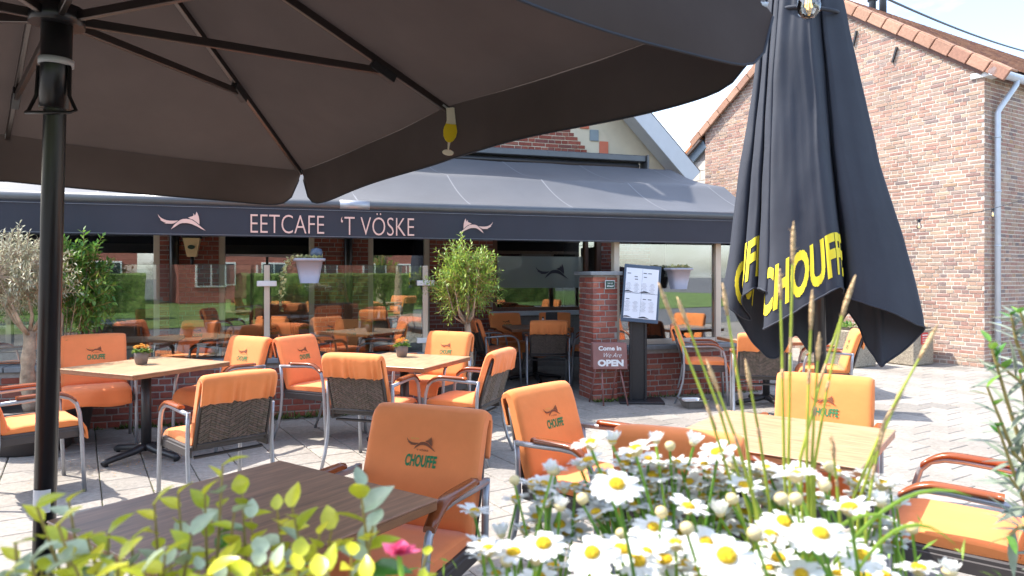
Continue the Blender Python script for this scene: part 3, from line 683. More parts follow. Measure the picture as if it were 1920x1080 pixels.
    sp = [(-.175, .474), (-.06, .486), (.08, .49), (.20, .488), (.25, .480), (.272, .462), (.284, .425), (.292, .385), (.294, .355), (.286, .352), (.279, .385), (.27, .43), (.25, .442), (0, .441), (-.175, .441)]
    Ps = []; w = .468
    for i in range(25):
        x = -w/2+w*i/24; e = min(i, 24-i); rnd_ = {0: .012, 1: .003}.get(e, 0)
        Ps.append([(x, y + (.006*math.sin(x*26)+.008*(abs(2*x/w)**3) if z < .43 and y > .25 else 0), z - (rnd_ if z > .46 else 0) + .004*mnoise.noise(Vector((x*6, y*6, 5))) + (.010*math.sin(x*17) if z < .37 else 0)) for y, z in sp])
    sc = MB(); sc.grid(Ps, 25, len(sp), cv=True); n = len(sp); tri = tessellate_polygon([[Vector((a, b_, 0)) for a, b_ in sp]])
    for a in tri: sc.f.append(tuple(a)); sc.mi.append(0); sc.sm.append(False); sc.f.append(tuple(24*n+k for k in a[::-1])); sc.mi.append(0); sc.sm.append(False)
    obj('seat_cushion', sc, M['orange'], t)
    return t
proto = make_chair(); used = [False]
def chair(x, y, fx, fy, label, group, sc=1.0):
    o = proto if not used[0] else copy_tree(proto); used[0] = True
    o.location = (x, y, 0); o.rotation_euler = (0, 0, math.atan2(fy, fx)-math.pi/2); o.scale = (sc, sc, sc); tag(o, label, 'chair', group); return o
GO = 'orange cushioned chairs out on the sunny paving'; GI = 'orange cushioned chairs behind the glass and in the entrance'
chair(-3.24, 4.64, .70, .71, 'orange cushioned chair cut by the left edge beyond the black umbrella pole', GO)
chair(-3.55, 5.92, .55, -.83, 'orange chair with full back print behind left table, nearest the potted olive', GO, 1.05)
chair(-2.50, 5.98, -.48, -.88, 'orange chair at the far right side of the left table, print facing out', GO, 1.02)
chair(-1.87, 4.41, -.72, .69, 'orange chair seen from behind, wicker back, in front of the left table', GO, .98)
chair(-1.06, 5.32, .30, .955, 'orange chair with wicker back turned to us, near side of the middle table', GO)
chair(-1.70, 6.20, .91, -.42, 'orange chair turned sideways between the two sunny tables, print visible', GO, 1.02)
chair(-.74, 6.50, -.45, -.89, 'orange chair behind the middle table under the green olive tree', GO, 1.02)
chair(-.36, 5.58, -.93, .35, 'orange chair with sunlit wicker back at the right of the middle table', GO, .98)
chair(-.44, 2.50, -.36, -.93, 'large shaded orange chair at the dark foreground table, print facing us', GO, 1.05)
chair(.36, 3.40, .74, -.67, 'orange chair half hidden by daisies, turned right, alone in mid paving', GO)
chair(.735, 2.85, .4, .92, 'shaded orange chair seen from behind above the daisies, back plain', GO)
chair(1.56, 3.54, -.50, -.87, 'sunlit orange chair below the closed umbrella, behind the right table', GO, 1.03)
chair(1.80, 2.70, -.78, .62, 'orange chair at bottom right with red-brown armrests and bright seat', GO)
chair(-1.74, 1.66, .82, .57, 'orange chair at the bottom left corner, only an armrest tip showing', GO)
chair(2.18, 8.0, .97, -.2, 'orange chair in profile by the low wall behind the dog bowl', GO)
chair(2.52, 7.05, .25, .97, 'orange chair seen from behind left of the closed umbrella pole', GO)
chair(3.33, 7.35, -.93, .3, 'orange chair right of the umbrella pole near the concrete planters', GO)
chair(-3.95, 8.45, -.1, -1, 'orange chair behind the glass facing out, right of the indoor laurel', GI)
chair(-3.30, 7.95, -.9, .35, 'orange chair behind the glass turned left, hood towards the pale post', GI)
chair(-2.08, 8.62, -.15, -.98, 'orange chair behind the glass beneath the downpipe, print facing out', GI)
chair(-1.62, 8.35, -.95, -.2, 'orange chair in side view behind the glass, left of the door', GI)
chair(-4.55, 7.25, .1, .99, 'orange chair behind the glass with its hood low, beside the laurel', GI)
chair(-5.55, 7.55, .6, .8, 'orange chair behind the glass at far left behind the olive trunk', GI)
chair(-2.95, 8.75, .6, -.8, 'orange chair behind the glass just right of the pale screen post', GI)
chair(.46, 9.0, 0, 1, 'orange chair in the entrance seen from behind, dark back', GI)
chair(-.02, 10.1, .3, -.95, 'orange chair under the logo window at the far left of the entrance table', GI)
chair(.62, 10.22, -.1, -1, 'orange chair under the logo window at the far right of the entrance table', GI)
chair(-.22, 9.25, .93, .3, 'orange chair in the entrance in side view behind the olive tree', GI)
chair(1.08, 9.35, -.97, .1, 'orange chair in the entrance half hidden by the brick pillar', GI)

# ------------------------------------------------------------------ tables
def table(x, y, rz, side, top, edge, label, group, h=.73):
    t = thing('terrace_table', label, 'table', (x, y, 0), rz, group)
    tp = MB(); tp.rbox((0, 0, h-.004), (side, side, .008), .003); a = obj('tabletop', tp, top, t)
    obj('edge_band', MB().rbox((0, 0, h-.0225), (side-.004, side-.004, .029), .003), edge, a)
    obj('column', MB().tube([(0, 0, .05), (0, 0, h-.037)], .038, 16).rbox((0, 0, h-.045), (.3, .3, .012), .003), M['iron'], t)
    for k in range(4):
        a_ = k*math.pi/2; c_, s_ = math.cos(a_), math.sin(a_)
        ft = MB().tube([(c_*r_, s_*r_, z_) for r_, z_ in ((.0, .085), (.06, .075), (.12, .06), (.25, .047), (.33, .037), (.365, .022))], [.034, .032, .028, .024, .024, .02], 10)
        ft.tube([(c_*.335, s_*.335, 0), (c_*.335, s_*.335, .03)], .016, 10); obj('foot', ft, M['iron'], t)
    return t
GT = 'square wooden pedestal tables'
table(-2.92, 5.54, R(-25), .88, M['oak'], M['oakedge'], 'sunlit pale wooden table at left with a flower pot, black four-foot base', GT)
table(-.91, 5.88, R(-22), .84, M['oak'], M['oakedge'], 'sunlit pale wooden table in the middle, second flower pot on it', GT)
table(-.80, 2.13, R(-35), .81, M['oak_shaded'], M['oakedge'], 'dark shaded wooden table in the foreground behind the yellow-green shrub', GT)
table(1.22, 3.14, R(53), .80, M['oak'], M['oak_shaded'], 'bright wooden table behind the daisies, beneath the tall grass stems', GT)
table(2.85, 7.78, R(10), .80, M['oak'], M['oakedge'], 'wooden table behind the closed umbrella by the right window', GT)
GTI = 'tables behind the glass and in the entrance'
table(-4.15, 7.75, R(17), .8, M['oak_shaded'], M['oak_shaded'], 'dark table behind the glass at the left, near the laurel', GTI)
table(-2.5, 8.05, R(17), .8, M['oak_shaded'], M['oakedge'], 'table behind the glass near the hanging grey flower pot', GTI)
table(.32, 9.6, R(10), .8, M['oak_shaded'], M['oakedge'], 'table inside the entrance under the logo window', GTI)

# ------------------------------------------------------------------ small things on the tables
def leaf_mesh(name, mat, l=.04, w=.012, curl=.15, fold=.2, tip=1.0):
    m_ = MB(); Ps = []
    for i in range(5):
        q = i/4; hw_ = w/2*math.sin(math.pi*min(1, max(0, .06+q*.93))**tip)*1.0; z = -curl*l*q*q
        Ps.append([(q*l, -hw_, z+fold*hw_), (q*l, 0, z), (q*l, hw_, z+fold*hw_)])
    m_.grid(Ps, 5, 3); return m_.mesh(name, mat)
def leafs_into(mb, p, d, l, w, rr, curl=.15, fold=.25):
    d = d.normalized(); up = Vector((rr.uniform(-.6, .6), rr.uniform(-.6, .6), 1)); s_ = d.cross(up)
    if s_.length < .01: s_ = Vector((1, 0, 0))
    s_.normalize(); n_ = s_.cross(d); a = p+d*l*.45-n_*curl*l*.2
    mb.add([p, a+s_*w/2+n_*fold*w/2, a, a-s_*w/2+n_*fold*w/2, p+d*l-n_*curl*l], [(0, 1, 2), (0, 2, 3), (1, 4, 2), (2, 4, 3)], 0, True)
def flower_pot(x, y, z, label, seed):
    rr = random.Random(seed); t = thing('flower_pot', label, 'flower pot', (x, y, z), 0, 'small taupe flower pots on the sunny tables')
    obj('pot', MB().lathe([(.0, .001), (.036, .001), (.042, .006), (.052, .05), (.055, .098), (.050, .1), (.047, .085), (0, .082)], 24), M['terracotta'], t)
    l_ = MB(); f_ = MB()
    for k in range(60):
        a = rr.uniform(0, 6.28); e = rr.uniform(-.1, .9); d = Vector((math.cos(a)*math.cos(e), math.sin(a)*math.cos(e), math.sin(e)))
        leafs_into(l_, Vector((d.x*.03, d.y*.03, .09)), d+Vector((0, 0, .25)), rr.uniform(.04, .07), .024, rr)
    for k in range(75):
        a = rr.uniform(0, 6.28); r_ = .055*math.sqrt(rr.random()); c = Vector((math.cos(a)*r_, math.sin(a)*r_, .165-.6*r_+rr.uniform(-.012, .012))); n = 5
        for j in range(n):
            b_ = 2*math.pi*j/n+a; dd = Vector((math.cos(b_), math.sin(b_), .25)); s_ = Vector((-math.sin(b_), math.cos(b_), 0))
            f_.add([c, c+dd*.007+s_*.004, c+dd*.011, c+dd*.007-s_*.004], [(0, 1, 2, 3)], 0, True)
    obj('leaves', l_, M['laurel'], t, kind='stuff'); obj('flowers', f_, M['kal'], t, kind='stuff'); return t
flower_pot(-2.98, 5.58, .73, 'small taupe pot of yellow-orange flowers on the left sunny table', 1)
flower_pot(-.965, 6.08, .73, 'small taupe pot of yellow-orange flowers on the middle table', 2)
flower_pot(-2.40, 8.0, .73, 'small pot of orange flowers on the table behind the glass', 3)
mh = thing('menu_holder', 'black menu holder standing on the entrance table', 'menu holder', (.55, 9.65, .73)); obj('card_box', MB().rbox((0, 0, .1), (.16, .03, .2), .004), M['iron'], mh)
cb = thing('condiment_bottle', 'small pale bottle standing on the entrance table', 'bottle', (.42, 9.4, .73)); obj('bottle', MB().lathe([(0, 0), (.028, 0), (.028, .09), (.012, .115), (.012, .13), (0, .13)], 14), M['white'], cb); obj('cap', MB().lathe([(.013, .13), (.013, .15), (0, .15)], 12), M['iron'], cb)
cp = thing('coffee_cup', 'white cup and saucer on the table behind the glass', 'cup', (-2.27, 7.92, .73)); obj('cup', MB().lathe([(0, .012), (.025, .012), (.037, .06), (.035, .06), (.024, .016)], 16), M['white'], cp); obj('saucer', MB().lathe([(0, .002), (.04, .003), (.062, .012), (.04, .008), (0, .007)], 18), M['white'], cp)

# ------------------------------------------------------------------ open umbrella
um = thing('open_umbrella', 'large open black umbrella with metal ribs shading the foreground table', 'umbrella', (0, 0, 0))
O = Vector((-1.38, 2.12, 0)); base = Vector((-1.445, 2.12, 0)); apex = Vector((-1.375, 2.12, 2.80))
C = [Vector((-1.215, 4.0, 2.05)), Vector((.67, 1.85, 2.18)), Vector((-1.545, .24, 2.18)), Vector((-3.43, 2.39, 2.05))]
MID = [(C[i]+C[(i+1) % 4])/2+Vector((0, 0, .045)) for i in range(4)]
def along(z): return base+(apex-base)*(z/apex.z)
obj('pole', MB().tube([along(.03), along(2.3), along(2.78)], .0305, 20), M['black'], um)
obj('sleeve', MB().tube([along(1.955), along(2.26)], .042, 20), M['black'], um)
obj('ring', MB().tube([along(2.088), along(2.108)], .0475, 20), M['greyboard'], um)
obj('runner', MB().tube([along(2.21), along(2.265)], .075, 20), M['black'], um); obj('hub', MB().tube([along(2.66), along(2.74)], .07, 20), M['black'], um)
c0 = along(2.085); c1 = along(1.945)
hd = MB().tube([c0+Vector((-.047, -.01, 0)), c1+Vector((-.05, -.01, .05)), c1+Vector((-.072, -.012, .004)), c1+Vector((-.068, -.03, -.006)), c1+Vector((.0, -.055, -.012)), c1+Vector((.068, -.03, -.006)), c1+Vector((.072, -.012, .004)), c1+Vector((.05, -.01, .05)), c0+Vector((.047, -.01, 0))], .0055, 8)
obj('pull_handle', hd, M['black'], um)
Pp = [[along(z_)+Vector((math.cos(a)*.0312, math.sin(a)*.0312, 0)) for z_ in (.73, .80)] for a in [R(-150+15*k) for k in range(9)]]
obj('sticker', MB().grid(Pp, 9, 2), M['white'], um)
ft_ = MB().rbox((base.x, base.y, .03), (.62, .62, .055), .01); ft_.tube([base+Vector((0, 0, .05)), along(.35)], .04, 16); obj('foot', ft_, M['iron'], um)
cvP = MB()
for i in range(4):
    for a, b_ in ((C[i], MID[i]), (MID[i], C[(i+1) % 4])):
        Ps = []; n = 18
        for r_ in range(n+1):
            q = r_/n; row = []
            for k in range(13):
                w = k/12; p = apex+((a*(1-w)+b_*w)-apex)*q; p = p+Vector((0, 0, -.045*math.sin(math.pi*w)*math.sin(math.pi*min(1, q*.9))*q + .004*mnoise.noise(p*5)*q)); row.append(p)
            Ps.append(row)
        cvP.grid(Ps, n+1, 13)
cv_ = obj('canopy', cvP, M['canvas'], um)
for i in range(4):
    a, m_, b_ = C[i], MID[i], C[(i+1) % 4]; out = ((a+b_)/2-O); out.z = 0; out.normalize(); Ln = (b_-a).length; n = 60; Ps = []
    for k in range(n+1):
        w = k/n; top = a*(1-2*w)+m_*2*w if w < .5 else m_*(2-2*w)+b_*(2*w-1); s_ = min(w, 1-w)*Ln
        h = .215*(1-math.exp(-(s_+.012)/.045)) if s_ < .25 else .215
        row = []
        for j in range(8):
            q = j/7; wave = .018*math.sin(w*17+i)*q*q + .02*mnoise.noise(Vector((w*5+i*7, q, 3)))*q
            row.append(top+out*(wave+.012*q)+Vector((0, 0, -h*q)))
        Ps.append(row)
    obj('valance', MB().grid(Ps, n+1, 8), M['canvas'], cv_)
    hm = MB().tube([r_[7] for r_ in Ps], .0035, 5); obj('hem', hm, M['canvas2'], cv_)
hubp = along(2.235)
def flat_bar(p, q, w, h, mb=None):
    mb = mb or MB(); t = (q-p).normalized(); s_ = t.cross(Vector((0, 0, 1))).normalized(); n_ = s_.cross(t); L_ = (q-p).length
    T = frame(p, t, s_, n_); mb.rbox((L_/2, 0, 0), (L_, w, h), .002, T); return mb
for k, tip in enumerate([C[0], MID[0], C[1], MID[1], C[2], MID[2], C[3], MID[3]]):
    d = (tip-apex); start = apex+d*.05+Vector((0, 0, -.03)); end = tip+Vector((0, 0, -.012))
    rb_ = obj('rib', flat_bar(start, end, .017, .03), M['ribmetal'], um)
    jt = .6 if k % 2 == 0 else .78
    jp = apex+d*jt+Vector((0, 0, -.045)); dirh = Vector((d.x, d.y, 0)).normalized()
    obj('strut', flat_bar(hubp+dirh*.06, jp, .017, .028), M['ribmetal'], rb_)
    br = flat_bar(jp-d.normalized()*.05, jp+d.normalized()*.06, .03, .036)
    obj('bracket', br, M['iron'], rb_); obj('tip_cap', MB().tube([end-d.normalized()*.03, end+d.normalized()*.01], .01, 8), M['greyboard'], rb_)
# beer glass plaque
bp = MID[0]+Vector((.025, -.03, -.015)); bs = thing('beer_glass_plaque', 'flat beer glass shaped plaque hanging from an umbrella rib, yellow with cream foam', 'plaque', bp)
bs.rotation_euler = (0, R(6), R(5)); PF = frame((0, 0, 0), (1, 0, 0), (0, 0, 1), (0, -1, 0))
obj('foam', MB().prism([(-.027, -.005), (-.022, -.03), (-.019, -.055), (-.021, -.068), (.021, -.068), (.018, -.055), (.021, -.03), (.026, -.005), (0, .002)], .006, PF), M['foam'], bs)
obj('beer', MB().prism([(-.021, -.0685), (-.027, -.085), (-.029, -.1), (-.026, -.12), (-.017, -.136), (-.006, -.145), (.006, -.145), (.017, -.136), (.026, -.12), (.029, -.1), (.027, -.085), (.021, -.0685)], .007, PF), M['beer'], bs)
el = [(.024*math.cos(2*math.pi*k/20), -.187+.012*math.sin(2*math.pi*k/20)) for k in range(20)]
obj('stem', MB().prism([(-.005, -.1455), (-.003, -.178), (.003, -.178), (.005, -.1455)], .006, PF).prism(el, .005, PF), M['foam'], bs)

# ------------------------------------------------------------------ closed umbrella
UC = Vector((1.95, 4.35, 0)); ex = Vector((math.cos(R(24)), -math.sin(R(24)), 0)); ey = Vector((math.sin(R(24)), math.cos(R(24)), 0))
cu_ = thing('closed_umbrella', 'large closed charcoal umbrella with yellow lettering near its hem', 'umbrella', UC)
HP = [(-.60, .05, 1.33), (-.575, -.10, 1.28), (-.50, -.14, 1.20), (-.42, -.02, 1.16), (-.47, -.19, 1.29), (-.42, -.27, 1.34), (-.37, -.25, 1.37), (-.335, -.10, 1.34), (-.36, -.25, 1.365), (-.335, -.33, 1.36), (-.295, -.33, 1.33), (-.27, -.17, 1.22), (-.335, -.30, 1.13), (-.30, -.38, 1.14), (-.16, -.385, 1.225), (0, -.36, 1.325), (.085, -.33, 1.375), (.125, -.20, 1.37), (.13, -.06, 1.33), (.165, -.16, 1.305), (.25, -.15, 1.275), (.39, -.08, 1.22), (.51, .03, 1.155), (.56, .09, 1.13), (.52, .15, 1.06), (.43, .18, .95), (.36, .16, .90), (.32, .14, .885), (.24, .22, 1.02), (.16, .32, 1.2), (.05, .33, 1.02), (-.08, .33, .93), (-.17, .2, 1.05), (-.26, .28, .92), (-.34, .26, .885), (-.45, .2, 1.0), (-.55, .16, 1.2)]
def crom(Pn, m_):
    n = len(Pn); out = []
    for i in range(n):
        a, b_, c_, d = (Vector(Pn[(i+k) % n]) for k in (-1, 0, 1, 2))
        for k in range(m_):
            q = k/m_; out.append(.5*((2*b_)+(c_-a)*q+(2*a-5*b_+4*c_-d)*q*q+(-a+3*b_-3*c_+d)*q**3))
    return out
HC = crom(HP, 8); NH = len(HC)
def sect(z):                                               # scale and sideways shift of the section at height z
    k = [(0.8, 1.03, .01), (1.2, 1.0, 0), (2.17, .71, -.07), (3.17, .44, -.115), (3.55, .30, -.125), (3.75, .10, -.125)]
    for (z0, s0, c0_), (z1, s1, c1_) in zip(k, k[1:]):
        if z <= z1: q = max(0, (z-z0)/(z1-z0)); return s0+(s1-s0)*q, c0_+(c1_-c0_)*q
    return k[-1][1:]
def fold_pt(i, q):                                         # q 0 at the hem, 1 at the top
    f_ = i % NH; a = int(f_); b_ = (a+1) % NH; h = HC[a].lerp(HC[b_], f_-a)
    z = h.z+(3.74-h.z)*q; s_, c_ = sect(z); s0, _ = sect(h.z); r_ = s_/s0
    x, y = h.x, h.y
    tight = .30*max(0, min(1, (q-.0)/.75)); ang = math.atan2(y, x); rad = math.hypot(x, y)
    rad2 = rad*(1-tight)+.47*tight*(.93+.07*math.cos(ang*9))
    x, y = math.cos(ang)*rad2, math.sin(ang)*rad2*(1-.2*tight)
    x, y = x*r_+c_, y*r_
    w = .012*mnoise.noise(Vector((x*5, y*5, z*1.6)))+.010*mnoise.noise(Vector((math.cos(ang)*7, math.sin(ang)*7, z*.9)))+.006*mnoise.noise(Vector((x*16, y*16, z*3.1)))
    return ex*(x+w)+ey*(y+w)+Vector((0, 0, z))
Ps = [[fold_pt(i, j/44) for j in range(45)] for i in range(NH)]
cf_ = obj('canopy', MB().grid(Ps, NH, 45, cu=True), M['canvas2'], cu_)
obj('hem', MB().tube([p[0] for p in Ps]+[Ps[0][0]], .006, 6, False), M['canvas2'], cu_)
obj('pole', MB().tube([(0, 0, .05), (-.06, .03, 3.7)], .036, 18), M['iron'], cu_)
obj('foot', MB().rbox((0, 0, .06), (.7, .7, .1), .015).tube([(0, 0, .1), (0, 0, .4)], .045, 16), M['iron'], cu_)
bl_ = MB().tube([ex*math.cos(a)*.2+ey*math.sin(a)*.19+ex*(-.115)+Vector((0, 0, 3.08+.02*math.sin(a*2))) for a in [k*math.pi/16 for k in range(33)]], .012, 8, False); obj('strap', bl_, M['canvas2'], cu_)
def fold_word(txt, i0, i1, z_lo, z_hi, label):
    """lettering printed on the folded cloth: small cells of cloth inside the letters, laid 2 mm off it"""
    v, f = text2d(txt, .035, 0); x0 = min(p[0] for p in v); x1 = max(p[0] for p in v); y0 = min(p[1] for p in v); y1 = max(p[1] for p in v)
    nx, ny = 230, 46; mb = MB(); ids = {}
    inside = [[False]*ny for _ in range(nx)]
    for t in f:
        for k in range(1, len(t)-1):
            A, B, D = v[t[0]], v[t[k]], v[t[k+1]]
            den = (B[1]-D[1])*(A[0]-D[0])+(D[0]-B[0])*(A[1]-D[1])
            if abs(den) < 1e-9: continue
            ia, ib = int((min(A[0], B[0], D[0])-x0)/(x1-x0)*nx)-1, int((max(A[0], B[0], D[0])-x0)/(x1-x0)*nx)+1
            ja, jb = int((min(A[1], B[1], D[1])-y0)/(y1-y0)*ny)-1, int((max(A[1], B[1], D[1])-y0)/(y1-y0)*ny)+1
            for i in range(max(0, ia), min(nx, ib+1)):
                for j in range(max(0, ja), min(ny, jb+1)):
                    px, py = x0+(i+.5)/nx*(x1-x0), y0+(j+.5)/ny*(y1-y0)
                    l1 = ((B[1]-D[1])*(px-D[0])+(D[0]-B[0])*(py-D[1]))/den; l2 = ((D[1]-A[1])*(px-D[0])+(A[0]-D[0])*(py-D[1]))/den
                    if l1 >= -1e-6 and l2 >= -1e-6 and l1+l2 <= 1+1e-6: inside[i][j] = True
    steps = [i0+(i1-i0)*k/300 for k in range(301)]; cum = [0.0]
    for a_, b_ in zip(steps, steps[1:]): cum.append(cum[-1]+(fold_pt(b_, .08)-fold_pt(a_, .08)).length)
    def arc(f_):
        t_ = f_*cum[-1]; k = 0
        while k < 299 and cum[k+1] < t_: k += 1
        return steps[k]+(steps[k+1]-steps[k])*(t_-cum[k])/max(1e-9, cum[k+1]-cum[k])
    def pt(i, j):
        if (i, j) in ids: return ids[(i, j)]
        a = arc(i/nx); q = z_lo+(z_hi-z_lo)*j/ny; p = fold_pt(a, q); e = .05
        n_ = (fold_pt(a+.3, q)-fold_pt(a-.3, q)).cross(fold_pt(a, q+.01)-fold_pt(a, q-.01)); n_.normalize()
        if n_.dot(-ey) < 0: n_ = -n_
        ids[(i, j)] = len(mb.v); mb.v.append(tuple(p+n_*.004)); return ids[(i, j)]
    for i in range(nx):
        for j in range(ny):
            if inside[i][j]: mb.f.append((pt(i, j), pt(i+1, j), pt(i+1, j+1), pt(i, j+1))); mb.mi.append(0); mb.sm.append(True)
    obj('lettering', mb, M['yellow'], cf_)
fold_word('CHOUFFE', 12.15*8, 17.2*8, .028, .138, '')
fold_word('CHOUFFE', 1.7*8, 6.75*8, .028, .138, '')

# ------------------------------------------------------------------ menu stand, easel sign, bowl, planters, lamp, hanging pots
ms = thing('menu_stand', 'black menu stand with a tilted navy board of white pages by the entrance', 'menu stand', (1.44, 7.93, 0), R(-4))
obj('base_plate', MB().rbox((.03, 0, .012), (.50, .36, .022), .004), M['iron'], ms)
obj('post', MB().rbox((0, .02, .5), (.17, .05, .96), .006).rbox((-.085, .0, .5), (.025, .06, .96), .004).rbox((.085, .0, .5), (.025, .06, .96), .004), M['iron'], ms)
BD = frame((.03, -.05, 1.235), (.995, .05, -.085), (-.085*-1*.0+.085, .17, .98), (-.06, -.98, .17))
bd = obj('board', MB().rbox((0, 0, -.012), (.42, .66, .03), .005, BD), M['navy'], ms)
for cx in (-.093, .093):
    for cy in (.145, -.145):
        pg = MB(); pg.box((cx, cy, .0055), (.184, .286, .002), BD); obj('page', pg, M['paper'], bd)
ink = MB(); IP = BD @ Matrix.Translation((0, 0, .0085))
for cx, cy, w_ in ((-.15, .225, .04), (.03, .235, .036), (.085, .235, .04), (-.07, .19, .036), (.035, .19, .034), (-.065, .16, .036), (-.15, -.07, .04), (.04, -.065, .036), (.1, -.065, .04)): ink.box((cx, cy, 0), (w_, .008, .0008), IP)
for cx in (-.15, -.06, .03, .12):
    for r_ in range(9):
        ink.box((cx, .115-.014*r_, 0), (.05+.015*((r_*7) % 3-1), .0016, .0006), IP); ink.box((cx, -.095-.014*r_, 0), (.05+.015*((r_*5) % 3-1), .0016, .0006), IP)
for cy in (.008, -.282):
    for s_, cx in ((1, -.145), (-1, .03), (1, .05)): ink.prism([(cx-.055, cy), (cx-.03, cy+.018*s_ if s_ > 0 else cy+.012), (cx, cy+.02), (cx+.05, cy+.003), (cx+.055, cy), (cx, cy+.004)], .0006, IP)
obj('menu_print', ink, M['ink'], bd)
ap = MB(); fx_ = frame((1.09, 7.86, 0), (.98, .02, 0), (-.02, .98, 0), (0, 0, 1))
es = thing('open_sign', 'small brown easel sign reading Come In We Are OPEN before the pillar', 'sign', (1.09, 7.82, 0), R(2))
for s_ in (-1, 1):
    T = frame((0, s_*.085, .535), (1, 0, .03 if s_ < 0 else 0), (0, -s_*-.17*-1, 1), (0, s_, .17))
    T = Matrix.Translation((0, s_*.075, .54)) @ Matrix.Rotation(R(90 if s_ < 0 else -90), 4, 'X') @ Matrix.Rotation(R(-8 if s_ < 0 else 8), 4, 'X')
    bd_ = obj('panel', MB().rbox((0, 0, 0), (.385, .29, .014), .006, T), M['signbrown'], es)
    if s_ < 0:
        t_ = MB(); TT = T @ Matrix.Translation((0, 0, .009)); word(t_, 'Come In', .0, .088, .255, .05, TT, bold=.03); word(t_, 'We Are', .03, .012, .2, .05, TT, shear=.45, bold=-.01); word(t_, 'OPEN', .005, -.075, .29, .075, TT, bold=.055); obj('lettering', t_, M['white'], bd_)
for x0, x1, y1 in ((-.09, -.085, -.16), (.11, .19, -.14), (-.13, -.20, .12), (.1, .06, .14)):
    obj('leg', MB().tube([(x0, math.copysign(.06, y1), .42), (x1, y1, 0)], .009, 8), M['signbrown'], es)
db = thing('dog_bowl', 'square shiny metal bowl on the paving before the chair in profile', 'bowl', (1.98, 7.60, 0), R(8))
bw = MB(); Ps = []
for s_, z in ((.085, 0), (.125, .085), (.14, .088), (.135, .094), (.112, .085), (.08, .02)):
    Ps.append([(s_*1.15*math.copysign(abs(math.cos(a))**.45, math.cos(a)), s_*math.copysign(abs(math.sin(a))**.45, math.sin(a)), z) for a in [2*math.pi*k/32 for k in range(32)]])
bw.grid(Ps, 6, 32, cv=True); n = len(bw.v); bw.f.append(tuple(range(n-32, n))); bw.mi.append(0); bw.sm.append(False); obj('bowl', bw, M['steel'], db)
def planter(corner, L_, W_, h, label, sign=False):
    t = thing('concrete_planter', label, 'planter', corner, HA, 'pebbled concrete planters by the brick house')
    sh = MB(); sh.rbox((-L_/2, W_/2, h/2), (L_, W_, h), .02)
    obj('tub', sh, M['pebble'], t); obj('rim', MB().rbox((-L_/2, W_/2, h+.008), (L_-.06, W_-.06, .015), .004), M['soil'], t)
    if sign:
        s_ = obj('red_plate', MB().rbox((.006, W_*.48, h-.15), (.012, .19, .19), .003), M['signred'], t); tt = MB(); TS = frame((.0135, W_*.48, h-.15), (0, 1, 0), (0, 0, 1), (1, 0, 0))
        for r_, (z_, w_) in enumerate(((.055, .15), (.015, .15), (-.022, .14), (-.058, .12))):
            if r_ == 1:
                for k in (-.05, 0, .05): tt.box((k, z_, 0), (.034, .014, .001), TS)
            else: tt.box((0, z_, 0), (w_, .017 if r_ == 0 else .01, .001), TS)
        obj('plate_print', tt, M['white'], s_)
    lv = MB(); rr = random.Random(5)
    for k in range(220):
        a, e = rr.uniform(0, 6.28), rr.uniform(.2, 1.4); d = Vector((math.cos(a)*math.cos(e), math.sin(a)*math.cos(e), math.sin(e)))
        leafs_into(lv, Vector((-L_/2+rr.uniform(-.3, .3)*L_, W_/2+rr.uniform(-.25, .25)*W_, h+.02+rr.random()*.07)), d, rr.uniform(.04, .08), .03, rr)
    obj('leaves', lv, M['laurel'], t, kind='stuff')
planter((6.36, 10.96, 0), 1.0, .56, .58, 'pebbled concrete planter with a small red plate against the brick gable', True)
planter((5.30, 10.72, 0), 1.0, .56, .58, 'pebbled concrete planter without a plate, nearer the closed umbrella')
lp = thing('wall_lamp', 'cream lantern with dark oval badge on the café wall above the glass', 'lamp', fw(-3.63, 2.86, 0), FA)
LT = MB(); 
sec = lambda w_, z_: [(-w_, -w_*.8, z_), (w_, -w_*.8, z_), (w_, w_*.8, z_), (-w_, w_*.8, z_)]
LT.grid([sec(.058, 1.69), sec(.105, 1.94)], 2, 4, cv=True); LT.sm = [False]*len(LT.f); obj('glass_shade', LT, M['lantern'], lp)
obj('cap', MB().rbox((0, 0, 1.955), (.24, .2, .03), .008), M['iron'], lp); obj('bracket', MB().tube([(0, 0, 1.69), (0, .0, 1.60), (0, .12, 1.5)], .022, 10), M['iron'], lp)
obj('badge', MB().prism([(.045*math.cos(2*math.pi*k/20), .028*math.sin(2*math.pi*k/20)) for k in range(20)], .004, frame((0, -.074, 1.82), (1, 0, 0), (0, -.15, 1), (0, -1, -.15))), M['signgreen'], lp)
